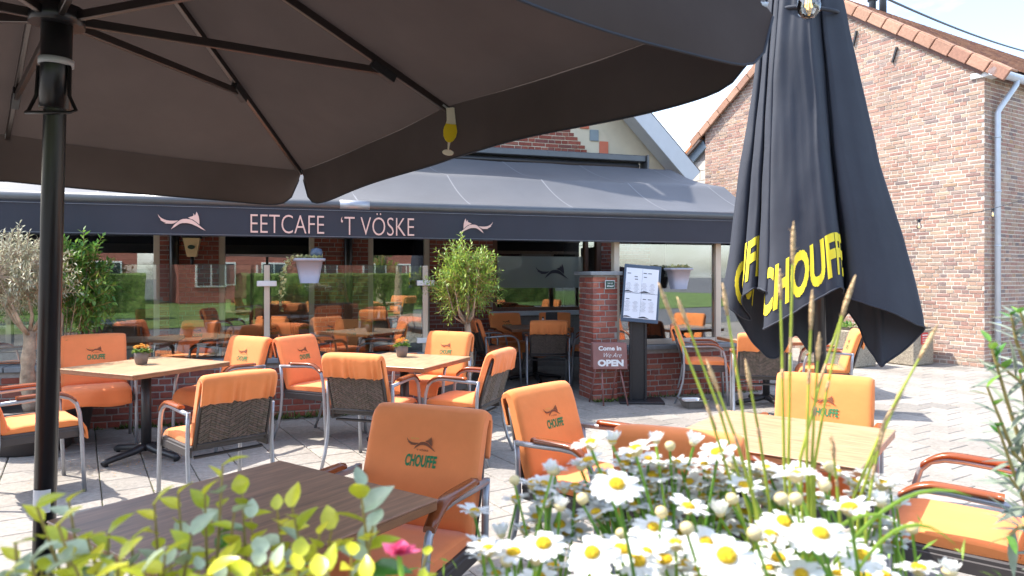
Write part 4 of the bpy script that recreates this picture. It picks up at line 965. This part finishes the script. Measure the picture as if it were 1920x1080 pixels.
def hang_pot(o, rz, label, seed, trail=True):
    rr = random.Random(seed); t = thing('hanging_pot', label, 'flower pot', o, rz, 'grey pots hung on the glass rail')
    pt_ = MB(); Ps = []
    for w_, z in ((.085, 0), (.125, .22), (.15, .222), (.15, .25), (.135, .25), (.125, .235), (.08, .2)):
        Ps.append([(w_*1.05*math.copysign(abs(math.cos(a))**.5, math.cos(a)), w_*.8*math.copysign(abs(math.sin(a))**.5, math.sin(a)), z) for a in [2*math.pi*k/28 for k in range(28)]])
    pt_.grid(Ps, 7, 28, cv=True); n = len(pt_.v); pt_.f += [tuple(range(28))[::-1], tuple(range(n-28, n))]; pt_.mi += [0, 0]; pt_.sm += [False, False]
    obj('pot', pt_, M['lilac'], t); lv = MB()
    for k in range(150):
        a, e = rr.uniform(0, 6.28), rr.uniform(-.2, 1.3); d = Vector((math.cos(a)*math.cos(e), math.sin(a)*math.cos(e), math.sin(e)))
        leafs_into(lv, Vector((rr.uniform(-.12, .12), rr.uniform(-.09, .09), .25)), d, rr.uniform(.03, .06), .028, rr)
    if trail:
        for s_ in range(3):
            p = Vector((-.13, -.05+.04*s_, .26))
            for k in range(34):
                q = k/33; p = Vector((-.13-.11*math.sin(min(1, q*1.6)*1.5)-.02*s_, -.06+.05*s_, .28-.52*q**1.3*(.75+.15*s_)))
                leafs_into(lv, p, Vector((rr.uniform(-1, 1), rr.uniform(-1, .4), rr.uniform(-.8, .5))), rr.uniform(.03, .05), .03, rr)
    obj('leaves', lv, M['ivy'], t, kind='stuff'); return t
p_ = fw(-2.16, -.06, 1.365); h1 = hang_pot(p_, FA, 'grey hanging pot with a pale trailing plant on the glass screen', 11)
obj('hook', MB().tube([(0, .05, .24), (0, .1, .27), (0, .17, .26), (0, .19, .2)], .012, 8), M['alu'], h1); obj('knob', MB().lathe([(0, .235), (.05, .25), (.065, .30), (.05, .345), (0, .36)], 16, Matrix.Translation((.07, .02, .0))), M['navy'], h1)
h2 = hang_pot(fw(2.03, -.10, 1.28), FA, 'grey hanging pot with straw-coloured flowers on the right terrace window', 12, False)
obj('hook', MB().tube([(0, .06, .22), (0, .12, .24), (0, .2, .2)], .012, 8), M['alu'], h2)

# ------------------------------------------------------------------ trees and shrubs
def olive_tree(o, trunk_h, crown, rad, leafm, nl, label, seed, pot=None, lean=(0, 0), name='olive_tree', lw=(.035, .055, .010), tr=.05, cat='tree', group=None):
    rr = random.Random(seed); t = thing(name, label, cat, o, 0, group); z0 = 0
    if pot:
        obj('pot', MB().lathe([(0, 0), (pot[0]*.75, 0), (pot[0]*.8, .02), (pot[0], pot[1]-.05), (pot[0]*1.04, pot[1]-.04), (pot[0]*1.04, pot[1]), (pot[0]*.92, pot[1]), (pot[0]*.9, pot[1]-.06), (0, pot[1]-.05)], 28), M['rail'], t); z0 = pot[1]-.06
    pts = []; n = 9
    for k in range(n+1):
        q = k/n; pts.append(Vector((lean[0]*q+.02*math.sin(q*5+seed), lean[1]*q+.015*math.cos(q*4), z0+(trunk_h-z0)*q)))
    tk = MB().tube(pts, [tr*(1.25-.45*k/n)*(1+.12*math.sin(k*2.3)) for k in range(n+1)], 10)
    top = pts[-1]; cc = Vector((lean[0]+crown[0], lean[1]+crown[1], crown[2])); tw = MB(); lv = MB(); ends = []
    for b_ in range(9):
        a = 2*math.pi*b_/9+rr.uniform(-.3, .3); e = rr.uniform(.1, 1.4); d = Vector((math.cos(a)*math.cos(e), math.sin(a)*math.cos(e), math.sin(e)))
        p1 = top+d*.14; p2 = cc+Vector((d.x*rad[0], d.y*rad[1], d.z*rad[2]-.1))*.62; tk.tube([top-Vector((0, 0, .04)), p1, p2], [tr*.42, tr*.24, tr*.07], 6); ends += [p1, (p1+p2)/2, p2, p2]
    obj('trunk', tk, M['bark'], t)
    ntw = nl//22
    for k in range(ntw):
        while True:
            v = Vector((rr.uniform(-1, 1), rr.uniform(-1, 1), rr.uniform(-1, 1)))
            if .15 < v.length < 1: break
        lump = .78+.42*mnoise.noise(v*2.1+Vector((seed*3.1, 0, 0)))
        p = cc+Vector((v.x*rad[0], v.y*rad[1], v.z*rad[2]))*lump*.85; s_ = min(ends, key=lambda q: (q-p).length); d = (p-cc).normalized()*.8+Vector((rr.uniform(-.5, .5), rr.uniform(-.5, .5), rr.uniform(-.1, .9)))
        d.normalize(); L_ = rr.uniform(.10, .2); q_ = p+d*L_; mid = (s_+p)/2+Vector((rr.uniform(-.03, .03), rr.uniform(-.03, .03), rr.uniform(-.02, .04)))
        tw.tube([s_, mid, p, q_], [.005, .004, .003, .0015], 4, False)
        for j in range(22):
            q = j/21; c = mid.lerp(p, q*2) if q < .5 else p.lerp(q_, q*2-1); a = j*2.4
            if q < .25: continue
            perp = d.cross(Vector((math.cos(a), math.sin(a), .3))); ld = d*.7+perp.normalized()*.9+Vector((0, 0, .15)); leafs_into(lv, c, ld, rr.uniform(lw[0], lw[1]), lw[2]*rr.uniform(.8, 1.2), rr)
    obj('branches', tw, M['twig'] if leafm != 'olive_grey' else M['bark'], t, kind='stuff'); obj('foliage', lv, M[leafm], t, kind='stuff'); return t
olive_tree((-4.0, 5.78, 0), .98, (-.12, 0, 1.42), (.50, .48, .44), 'olive_grey', 9500, 'grey-leaved olive tree with gnarled pale trunk in a dark pot at left', 3, pot=(.36, .36), lean=(-.03, 0), tr=.052)
olive_tree((-.45, 7.08, 0), .98, (-.02, 0, 1.38), (.40, .36, .46), 'olive_green', 6600, 'bright green young olive tree with slim trunk left of the entrance', 5, pot=(.2, .3), lean=(.0, 0), tr=.038, lw=(.04, .065, .013))
olive_tree((-3.98, 6.27, 0), .8, (.10, -.02, 1.36), (.29, .2, .50), 'laurel', 3600, 'leafy bright green laurel shrub between the grey olive and the glass screen', 9, pot=(.17, .3), tr=.026, lw=(.05, .075, .024), name='laurel_shrub', cat='shrub')
olive_tree((-7.5, -5.0, -.03), 1.6, (0, 0, 3.2), (1.6, 1.6, 1.6), 'laurel', 3500, 'round street tree behind the camera, mirrored in the windows', 21, tr=.12, lw=(.2, .34, .14), name='street_tree')
olive_tree((6.5, -9.0, -.03), 1.8, (0, 0, 3.6), (1.8, 1.8, 1.9), 'laurel', 3500, 'taller street tree behind the camera, on the right', 22, tr=.14, lw=(.2, .34, .14), name='street_tree')
# weeds at the foot of the walls, litter under the left table
wd = MB(); rr = random.Random(3)
for k in range(900):
    u_ = rr.choice([rr.uniform(-4.5, -.6), rr.uniform(-2.6, -1.8), rr.uniform(-3.9, -3.3), rr.uniform(.95, 1.5), rr.uniform(1.3, 3.2)]); v_ = -.012-abs(rr.gauss(0, .03)) - (.07 if .93 < u_ < 1.27 else 0)
    a = rr.uniform(0, 6.28); e = rr.uniform(.3, 1.4); leafs_into(wd, fw(u_, v_, 0), Vector((math.cos(a)*math.cos(e), math.sin(a)*math.cos(e), math.sin(e))), rr.uniform(.02, .09)*(1.4 if -2.6 < u_ < -1.8 else .8), .014, rr)
obj('weeds', wd, M['moss'], kind='stuff')
ms_ = MB()
for k in range(2600):
    i, j = rr.randrange(-22, 26), rr.uniform(-14, 10); c = p0+pc*(i*T_+rr.gauss(0, .004))+pa*(j*T_)
    if 3.2 < c.y < 9: leafs_into(ms_, Vector((c.x, c.y, -.006)), Vector((rr.uniform(-1, 1), rr.uniform(-1, 1), .25)), rr.uniform(.006, .02), .008, rr)
obj('joint_moss', ms_, M['moss'], kind='stuff')
lt_ = MB()
for k in range(420):
    x, y = (-2.95+rr.gauss(0, .28), 5.35+rr.gauss(0, .16)) if k < 320 else (rr.uniform(-3.5, 4), rr.uniform(3.6, 7.3))
    leafs_into(lt_, Vector((x, y, .002)), Vector((rr.uniform(-1, 1), rr.uniform(-1, 1), rr.uniform(0, .3))), rr.uniform(.008, .022), .007, rr)
obj('dry_litter', lt_, M['straw'], kind='stuff')

# ------------------------------------------------------------------ string lights
def string(pts, r, label, bulbs, br):
    n = 40; path = []
    for (a, b_, sag) in pts:
        A_, B_ = Vector(a), Vector(b_)
        for k in range(n+1): q = k/n; path.append(A_.lerp(B_, q)-Vector((0, 0, sag*4*q*(1-q))))
    t = thing('string_lights', label, 'string lights', (0, 0, 0)); obj('cable', MB().tube(path, r, 6), M['iron'], t)
    for b_ in bulbs:
        p = min(path, key=lambda q: (q-Vector(b_)).length)
        bo = obj('bulb', MB().lathe([(.0, -.105*br), (.012*br, -.103*br), (.021*br, -.092*br), (.0235*br, -.078*br), (.02*br, -.06*br), (.0135*br, -.044*br), (.0125*br, -.034*br)], 18), M['bulb'], t, p)
        obj('socket', MB().lathe([(0, -.034*br), (.0165*br, -.034*br), (.0165*br, -.028*br), (.0145*br, -.026*br), (.0165*br, -.02*br), (.016*br, 0), (.006*br, .006*br), (0, .006*br)], 14), M['iron'], bo)
        obj('filament', MB().tube([(-.003*br, 0, -.045*br), (-.007*br, 0, -.08*br), (-.002*br, 0, -.086*br), (.002*br, 0, -.05*br), (.006*br, 0, -.082*br)], .0016*br, 5), M['filament'], bo)
string([((-.6, .9, 2.5), (.62, 1.45, 2.09), .03), ((.62, 1.45, 2.09), (1.30, 2.55, 2.50), .005), ((1.30, 2.55, 2.50), (4.3, 5.2, 3.05), .06), ((4.3, 5.2, 3.05), (8.2, 10.4, 4.4), .1)], .0045, 'near string of clear bulbs crossing the top right in front of the closed umbrella', [(.62, 1.45, 2.09), (3.55, 4.7, 2.9)], 1.0)
string([((2.9, 7.75, 2.16), (5.0, 8.3, 2.12), .04), ((5.0, 8.3, 2.12), (7.4, 9.7, 2.6), .06), ((7.4, 9.7, 2.6), (9.5, 11.0, 3.2), .05)], .004, 'far thin string of bulbs across the brick gable', [(4.82, 8.28, 2.1), (6.25, 9.03, 2.3)], 1.15)

# ------------------------------------------------------------------ planter box right in front, with its plants
bx = thing('planter_box', 'wooden planter box below the frame that holds the foreground flowers', 'planter', (0, .72, 0))
obj('box', MB().rbox((0, 0, .43), (1.9, .5, .86), .01), M['oakedge'], bx); obj('soil', MB().box((0, 0, .868), (1.84, .44, .016)), M['soil'], bx)
def petals(cup, seed):
    rr = random.Random(seed); m_ = MB(); n = 18
    for k in range(n):
        a = 2*math.pi*k/n+rr.uniform(-.08, .08); L_ = .0165*rr.uniform(.82, 1.12)*(.6 if rr.random() < .07 else 1); w = .0074; e = cup+rr.uniform(-.24, .24); Ps = []
        for i in range(5):
            q = i/4; hw_ = w/2*(.55, .85, 1.0, .95, .45)[i]; r_ = .0058+math.cos(e)*L_*q; z = math.sin(e)*L_*q-.004*q*q*(1 if cup < .6 else -.3)
            Ps.append([(r_*math.cos(a)-hw_*s_*math.sin(a), r_*math.sin(a)+hw_*s_*math.cos(a), z-(.0008 if s_ == 0 else 0)) for s_ in (-1, 0, 1)])
        m_.grid(Ps, 5, 3)
    return m_.mesh('flower', M['petal'])
PET = [petals(.16, 1), petals(.42, 2), petals(-.1, 3), petals(1.05, 4), petals(.55, 5)]
DISC = MB().lathe([(.0062, -.001), (.0068, .001), (.0058, .0032), (.003, .0044), (0, .0048)], 16).mesh('disc', M['disc'])
CAL = MB().lathe([(0, -.007), (.003, -.0066), (.0066, -.003), (.0072, 0), (0, .0005)], 14).mesh('calyx', M['calyx'])
BUD = MB().lathe([(0, -.007), (.004, -.006), (.0075, -.001), (.0072, .003), (.004, .006), (0, .007)], 14).mesh('bud', M['calyx'])
BUDW = MB().lathe([(0, -.007), (.004, -.006), (.0078, -.001), (.0072, .001), (0, .001)], 14).mesh('bud', M['calyx'])
rr = random.Random(77)
def stem(parent, p, b, r=.0016):
    p, b = Vector(p), Vector(b); m_ = b.lerp(p, .55)+Vector((rr.uniform(-.015, .015), rr.uniform(-.015, .015), .02))
    obj('stem', MB().tube([b, b.lerp(m_, .5), m_, m_.lerp(p, .6)+Vector((0, 0, .004)), p], [r*1.3, r*1.2, r, r, r], 6, False), M['stem'], parent)
def daisy(parent, px, py, size, kind, base):
    d = 1.06*58.5/size*.75 if kind == 3 else 60.0/size; d = max(.52, min(.79, d)); sz_ = size*d/60.0*rr.uniform(.9, 1.04)
    p = Vector(((px-960)/1300*d, d, 1.45-(py-515)/1300*d)); o3 = parent.location; pl_ = p-o3
    if kind == 3: rot = (rr.uniform(-.25, .25), rr.uniform(-.25, .25), rr.uniform(0, 6))
    else: rot = (R(rr.uniform(-12, 10)), R(rr.uniform(-16, 16)), rr.uniform(0, 6))
    if kind in (0, 2): rot = (R(rr.uniform(16, 30)), R(rr.uniform(-14, 14)), 0)
    f = link('flower', PET[kind], parent, pl_, rot, scale=(sz_,)*3)
    link('disc', DISC, f, scale=(rr.uniform(.8, 1.2),)*3); link('calyx', CAL, f)
    n_ = Matrix.Rotation(rot[1], 3, 'Y') @ Vector((0, 0, -.007)); stem(parent, pl_+Vector((0, 0, -.006)), base+Vector((rr.uniform(-.05, .05), rr.uniform(-.05, .05), 0)))
def bud(parent, px, py, d, base, white=False):
    d = min(d, .78)
    p = Vector(((px-960)/1300*d, d, 1.45-(py-515)/1300*d))-parent.location
    b_ = link('bud', BUDW if white else BUD, parent, p, (rr.uniform(-.3, .3), rr.uniform(-.3, .3), 0), scale=(.82,)*3)
    if white: link('petal_tuft', PET[3], b_, scale=(.7,)*3)
    stem(parent, p+Vector((0, 0, -.005)), base+Vector((rr.uniform(-.05, .05), rr.uniform(-.05, .05), 0)), .0014)
def ferny(parent, base, n, rad, h, name='foliage'):
    lv = MB()
    for k in range(n):
        a = rr.uniform(0, 6.28); r_ = rad*math.sqrt(rr.random()); b_ = base+Vector((math.cos(a)*r_*.4, math.sin(a)*r_*.3, 0)); t_ = base+Vector((math.cos(a)*r_, math.sin(a)*r_*.6, h*rr.uniform(.45, 1)))
        for j in range(10):
            q = .25+.75*j/9; c = b_.lerp(t_, q)
            leafs_into(lv, c, Vector((rr.uniform(-1, 1), rr.uniform(-1, 1), rr.uniform(-.2, 1))), rr.uniform(.012, .03), .0035, rr)
    obj(name, lv, M['stem'], parent, kind='stuff')
DG = 'white daisy plants in the foreground planter'
dl = thing('daisy_plant', 'leftmost clump of white daisies, its stems leaning left over the paving', 'daisy plant', (.02, .72, .87), 0, DG)
dm = thing('daisy_plant', 'tallest clump of white daisies in front of the shaded chair back', 'daisy plant', (.20, .76, .87), 0, DG)
dr = thing('daisy_plant', 'rightmost clump of white daisies reaching the bottom right corner', 'daisy plant', (.40, .72, .87), 0, DG)
Z0 = Vector((0, 0, 0))
for px, py, sz, k in ((890, 958, 76, 1), (905, 1022, 82, 4), (985, 992, 74, 1), (1000, 908, 72, 1), (1042, 882, 66, 4), (1078, 912, 66, 1), (968, 935, 64, 1), (1110, 1036, 100, 0), (1030, 935, 62, 4), (975, 1030, 60, 0), (940, 1000, 62, 3), (930, 1075, 80, 1), (1010, 975, 64, 1)): daisy(dl, px, py, sz, k, Z0)
for px, py, sz, k in ((1108, 830, 84, 1), (1148, 826, 52, 3), (1192, 842, 84, 1), (1230, 826, 44, 3), (1156, 908, 108, 0), (1250, 888, 66, 4), (1278, 872, 72, 1), (1300, 828, 54, 3), (1345, 848, 80, 1), (1090, 872, 66, 4), (1222, 905, 70, 1), (1225, 988, 88, 0), (1290, 950, 92, 1), (1340, 902, 74, 1), (1290, 905, 72, 4), (1195, 1052, 96, 0), (1246, 1036, 86, 2), (1362, 1042, 122, 0), (1310, 1076, 84, 2), (1170, 870, 66, 1), (1320, 870, 66, 1), (1130, 890, 62, 1), (1215, 860, 62, 1), (1260, 930, 64, 1)): daisy(dm, px, py, sz, k, Z0)
for px, py, sz, k in ((1395, 910, 82, 1), (1432, 936, 74, 4), (1418, 884, 66, 1), (1492, 890, 94, 1), (1470, 978, 92, 0), (1538, 1000, 114, 0), (1545, 943, 70, 1), (1592, 952, 104, 1), (1640, 978, 74, 4), (1440, 1066, 90, 1), (1502, 1076, 96, 0), (1722, 1066, 96, 1), (1600, 1042, 74, 4), (1380, 880, 62, 1), (1395, 960, 66, 1), (1350, 960, 62, 3), (1450, 925, 66, 1), (1520, 900, 66, 1), (1620, 1005, 66, 1), (1570, 1075, 86, 1), (1660, 1080, 88, 0), (1680, 1020, 60, 4)): daisy(dr, px, py, sz, k, Z0)
for k in range(95):                                       # the smaller heads further back that fill the gaps
    px = rr.uniform(1000, 1690); lo = 850+max(0, (1120-px))*.45+max(0, (px-1350))*.12; py = rr.uniform(lo, lo+150); par = dl if px < 1080 else dm if px < 1370 else dr
    daisy(par, px, py, rr.uniform(60, 78), rr.choice((1, 1, 4, 1)), Z0)
for k in range(40):
    px = rr.uniform(900, 1640); py = rr.uniform(1000, 1100); par = dl if px < 1080 else dm if px < 1370 else dr
    daisy(par, px, py, rr.uniform(72, 100), rr.choice((0, 1, 1, 4)), Z0)
for px, py, d_, w in ((965, 900, .8, 0), (1035, 880, .75, 1), (1050, 948, .7, 1), (1005, 1048, .62, 0), (950, 1052, .66, 0)): bud(dl, px, py, d_, Z0, w)
for px, py, d_, w in ((1256, 836, .85, 0), (1092, 935, .68, 0), (1288, 990, .6, 0), (1165, 1000, .7, 0), (1375, 870, .8, 1), (1240, 960, .66, 0)): bud(dm, px, py, d_, Z0, w)
for px, py, d_, w in ((1372, 935, .68, 0), (1465, 935, .6, 0), (1555, 875, .72, 0), (1492, 935, .62, 0), (1545, 910, .62, 0), (1415, 1000, .55, 0), (1780, 1070, .6, 1), (1650, 940, .7, 1), (1710, 990, .68, 0)): bud(dr, px, py, d_, Z0, w)
ferny(dl, Z0, 120, .18, .27); ferny(dm, Z0, 200, .2, .31); ferny(dr, Z0, 200, .22, .29)

# yellow-green glossy shrubs at left
def W3(px, py, d): return Vector(((px-960)/1300*d, d, 1.45-(py-515)/1300*d))
LM = {k: leaf_mesh('leaf', M[k], .028, .0185, .2, .3, .75) for k in ('euo', 'euo_y', 'euo_p')}
def shrub(o, sprigs, label):
    t = thing('glossy_shrub', label, 'shrub', o, 0, 'variegated shrubs in the foreground planter'); o = Vector(o); cnt = 0
    for px, py, d, big in sprigs:
        tip = W3(px, py, d)-o; b_ = Vector((tip.x*.75+rr.uniform(-.02, .02), tip.y*.4, max(0.0, tip.z-rr.uniform(.16, .2)))); m_ = b_.lerp(tip, .5)+Vector((rr.uniform(-.012, .012), rr.uniform(-.012, .012), 0))
        obj('twig', MB().tube([Vector((b_.x*.8, b_.y, 0)), b_, m_, tip], [.0028, .0024, .0018, .001], 6, False), M['twig'], t)
        n = 14 if label.startswith('yellow') else 16
        for k in range(n):
            q = k/(n-1); c = b_.lerp(m_, q*2) if q < .5 else m_.lerp(tip, q*2-1); a = (k//2)*1.6+(math.pi if k % 2 else 0)+rr.uniform(-.4, .4); e = .0+.75*q+rr.uniform(-.35, .3)
            r_ = rr.random(); mk = ('euo_y' if r_ < .72 else 'euo_p') if q > .66 else (('euo_y' if r_ < .30 else ('euo_p' if r_ < .42 else 'euo')))
            s_ = (1.15-.38*q)*rr.uniform(.75, 1.2)*big
            link('leaf', LM[mk], t, c, (rr.uniform(-.5, .5), -e, a), scale=(s_, s_, s_)); cnt += 1
shrub((-.42, .66, .87), [(70, 950, .55, 1), (110, 985, .52, 1), (165, 1010, .55, 1), (205, 1000, .6, 1), (250, 1010, .57, 1), (290, 945, .62, 1), (335, 925, .64, 1), (385, 925, .62, .9), (418, 872, .64, 1), (130, 940, .6, .9), (440, 960, .6, 1), (30, 1020, .52, 1), (140, 1060, .5, 1), (360, 1000, .56, 1), (60, 1050, .5, 1), (310, 1040, .53, 1), (225, 1050, .5, 1), (270, 1070, .48, 1), (90, 1075, .48, 1), (180, 1085, .48, 1), (390, 1075, .5, 1), (15, 1080, .48, 1)], 'yellow-tipped glossy green shrub across the bottom left')
shrub((-.18, .66, .87), [(455, 925, .64, 1), (470, 970, .62, 1), (520, 955, .62, 1), (548, 950, .6, 1), (600, 1000, .58, 1), (622, 992, .62, 1), (676, 912, .62, 1.25), (700, 985, .6, 1.1), (560, 1045, .55, 1), (490, 1040, .54, 1), (660, 1040, .56, 1), (800, 1040, .6, .8), (420, 1050, .53, 1), (520, 1075, .5, 1), (600, 1080, .5, 1), (690, 1085, .5, 1), (455, 1085, .5, 1), (790, 1090, .56, .8)], 'pale-tipped glossy shrub right of the yellow one, below the dark table')
shrub((-.30, .60, .87), [(40+k*48+rr.uniform(-12, 12), rr.uniform(1045, 1090), rr.uniform(.5, .56), .85) for k in range(13)], 'low front row of glossy yellow and green leaves along the bottom edge')
pk = thing('pink_flower', 'small pink and white flower among the glossy leaves', 'flower', W3(748, 1040, .54)); f_ = MB()
for k in range(14):
    a = k*2.4; e = rr.uniform(.1, 1.1); d = Vector((math.cos(a)*math.cos(e), math.sin(a)*math.cos(e)*.7-.2, math.sin(e))); leafs_into(f_, Vector((rr.uniform(-.006, .006), 0, 0)), d, rr.uniform(.012, .017), .011, rr)
obj('petals', f_, M['pink'], pk); obj('stem', MB().tube([(0, 0, 0), (.01, .02, -.1), (.0, .04, -.33)], .002, 6), M['stem'], pk)
# tall sedge
so = Vector((.36, .80, .87)); sg_ = thing('sedge_grass', 'tall thin grass stems with brown spikes rising above the daisies', 'grass', so)
for px, py, d, bx_, by_, sp in ((1487, 432, .74, 1478, 860, .045), (1240, 545, .74, 1400, 1000, .05), (1275, 572, .76, 1405, 960, .03), (1357, 548, .72, 1412, 930, .03), (1522, 560, .72, 1512, 850, .04), (1598, 532, .74, 1500, 860, .045), (1586, 562, .75, 1525, 880, .025), (1462, 520, .76, 1470, 880, .03), (1750, 622, .72, 1600, 930, .04), (1400, 690, .74, 1440, 930, .03), (1535, 640, .72, 1520, 900, .025), (1330, 690, .7, 1420, 960, .03), (1690, 730, .74, 1610, 940, .03), (1560, 830, .7, 1575, 980, .02), (1655, 800, .7, 1625, 960, .03)):
    tip = W3(px, py, d)-so; b_ = W3(bx_, by_, d)-so; root = Vector((b_.x*.55, b_.y*.6, 0)); m_ = b_.lerp(tip, .5)+Vector(((b_.x-tip.x)*.06, 0, .0))
    st_ = obj('stem', MB().tube([root, b_, b_.lerp(m_, .5), m_, m_.lerp(tip, .5), tip], [.0019, .0018, .0017, .0015, .0013, .001], 6, False), M['sedge'], sg_)
    u_ = (tip-m_).normalized(); spk = MB().tube([tip-u_*sp*.8, tip-u_*sp*.55, tip-u_*sp*.2, tip, tip+u_*.01], [.0013, .0021, .0024, .0017, .0005], 8)
    for k in range(26): leafs_into(spk, tip-u_*sp*(k/26)*.95, u_+Vector((rr.uniform(-1, 1), rr.uniform(-1, 1), rr.uniform(-1, 1)))*.45, rr.uniform(.005, .008), .002, rr)
    obj('spike', spk, M['spike'], st_)
    s2 = MB().tube([m_-u_*sp*.4, m_, m_+u_*sp*.35], [.001, .002, .001], 6); obj('side_spike', s2, M['spike'], st_)
bl_ = MB()
for px0, py0, px1, py1, d in ((1560, 1060, 1820, 930, .66), (1600, 1080, 1790, 1020, .62), (1500, 1080, 1690, 985, .66)):
    a, b_ = W3(px0, py0, d)-so, W3(px1, py1, d)-so; Ps = []
    for k in range(9): q = k/8; c = a.lerp(b_, q)+Vector((0, 0, .03*q*(1-q)*4)); w = .006*(1-q)**.6+.0004; Ps.append([c+Vector((0, 0, w/2)), c+Vector((0, -.002, 0)), c-Vector((0, 0, w/2))])
    bl_.grid(Ps, 9, 3)
obj('blades', bl_, M['stem'], sg_)
# olive sprigs at the right edge
oo = Vector((.72, .90, .87)); ob = thing('olive_shrub', 'out of focus olive sprigs with slim grey-green leaves at the right edge', 'shrub', oo)
OL = leaf_mesh('leaf', M['olive_near'], .05, .0105, .12, .25, .8); OL2 = leaf_mesh('leaf', M['euo'], .03, .012, .12, .25, .8)
for pts, n in (([(1990, 1100, .9), (1935, 900, .86), (1890, 760, .84), (1855, 640, .84)], 22), ([(1990, 1100, .92), (1950, 760, .9), (1905, 640, .9), (1895, 590, .9)], 18), ([(1990, 1100, .9), (1945, 1000, .84), (1905, 900, .82), (1870, 800, .82)], 18), ([(2000, 1100, .85), (1960, 1020, .8), (1915, 985, .78), (1880, 1010, .78)], 10), ([(1990, 1100, .9), (1970, 900, .88), (1930, 800, .86), (1912, 700, .86)], 18), ([(1990, 1100, .9), (1960, 860, .86), (1918, 720, .84), (1868, 680, .84)], 20), ([(1990, 1100, .9), (1950, 900, .84), (1900, 850, .82), (1850, 725, .82)], 20), ([(1995, 1100, .88), (1965, 1050, .82), (1925, 940, .8), (1890, 890, .8)], 18), ([(1990, 1000, .9), (1950, 700, .88), (1925, 620, .88), (1912, 585, .88)], 18)):
    P_ = [W3(*p)-oo for p in pts]; P_[0] = Vector((.05, .0, 0)); obj('twig', MB().tube(P_, [.004, .003, .0022, .0014], 7, False), M['twig'], ob)
    for k in range(n):
        q = .12+.88*k/(n-1); s_ = q*3; i = min(2, int(s_)); c = P_[i].lerp(P_[i+1], s_-i); t_ = (P_[i+1]-P_[i]).normalized(); a = (k//2)*1.57+(math.pi if k % 2 else 0)+rr.uniform(-.3, .3)
        side = t_.cross(Vector((math.cos(a), math.sin(a), .2))).normalized(); ld = (t_*rr.uniform(.4, .9)+side).normalized()
        young = q > .9; sc = rr.uniform(.75, 1.1)*(1 if not young else .8); link('leaf', OL2 if young else OL, ob, c, ld.to_track_quat('X', 'Z').to_euler(), scale=(sc,)*3)
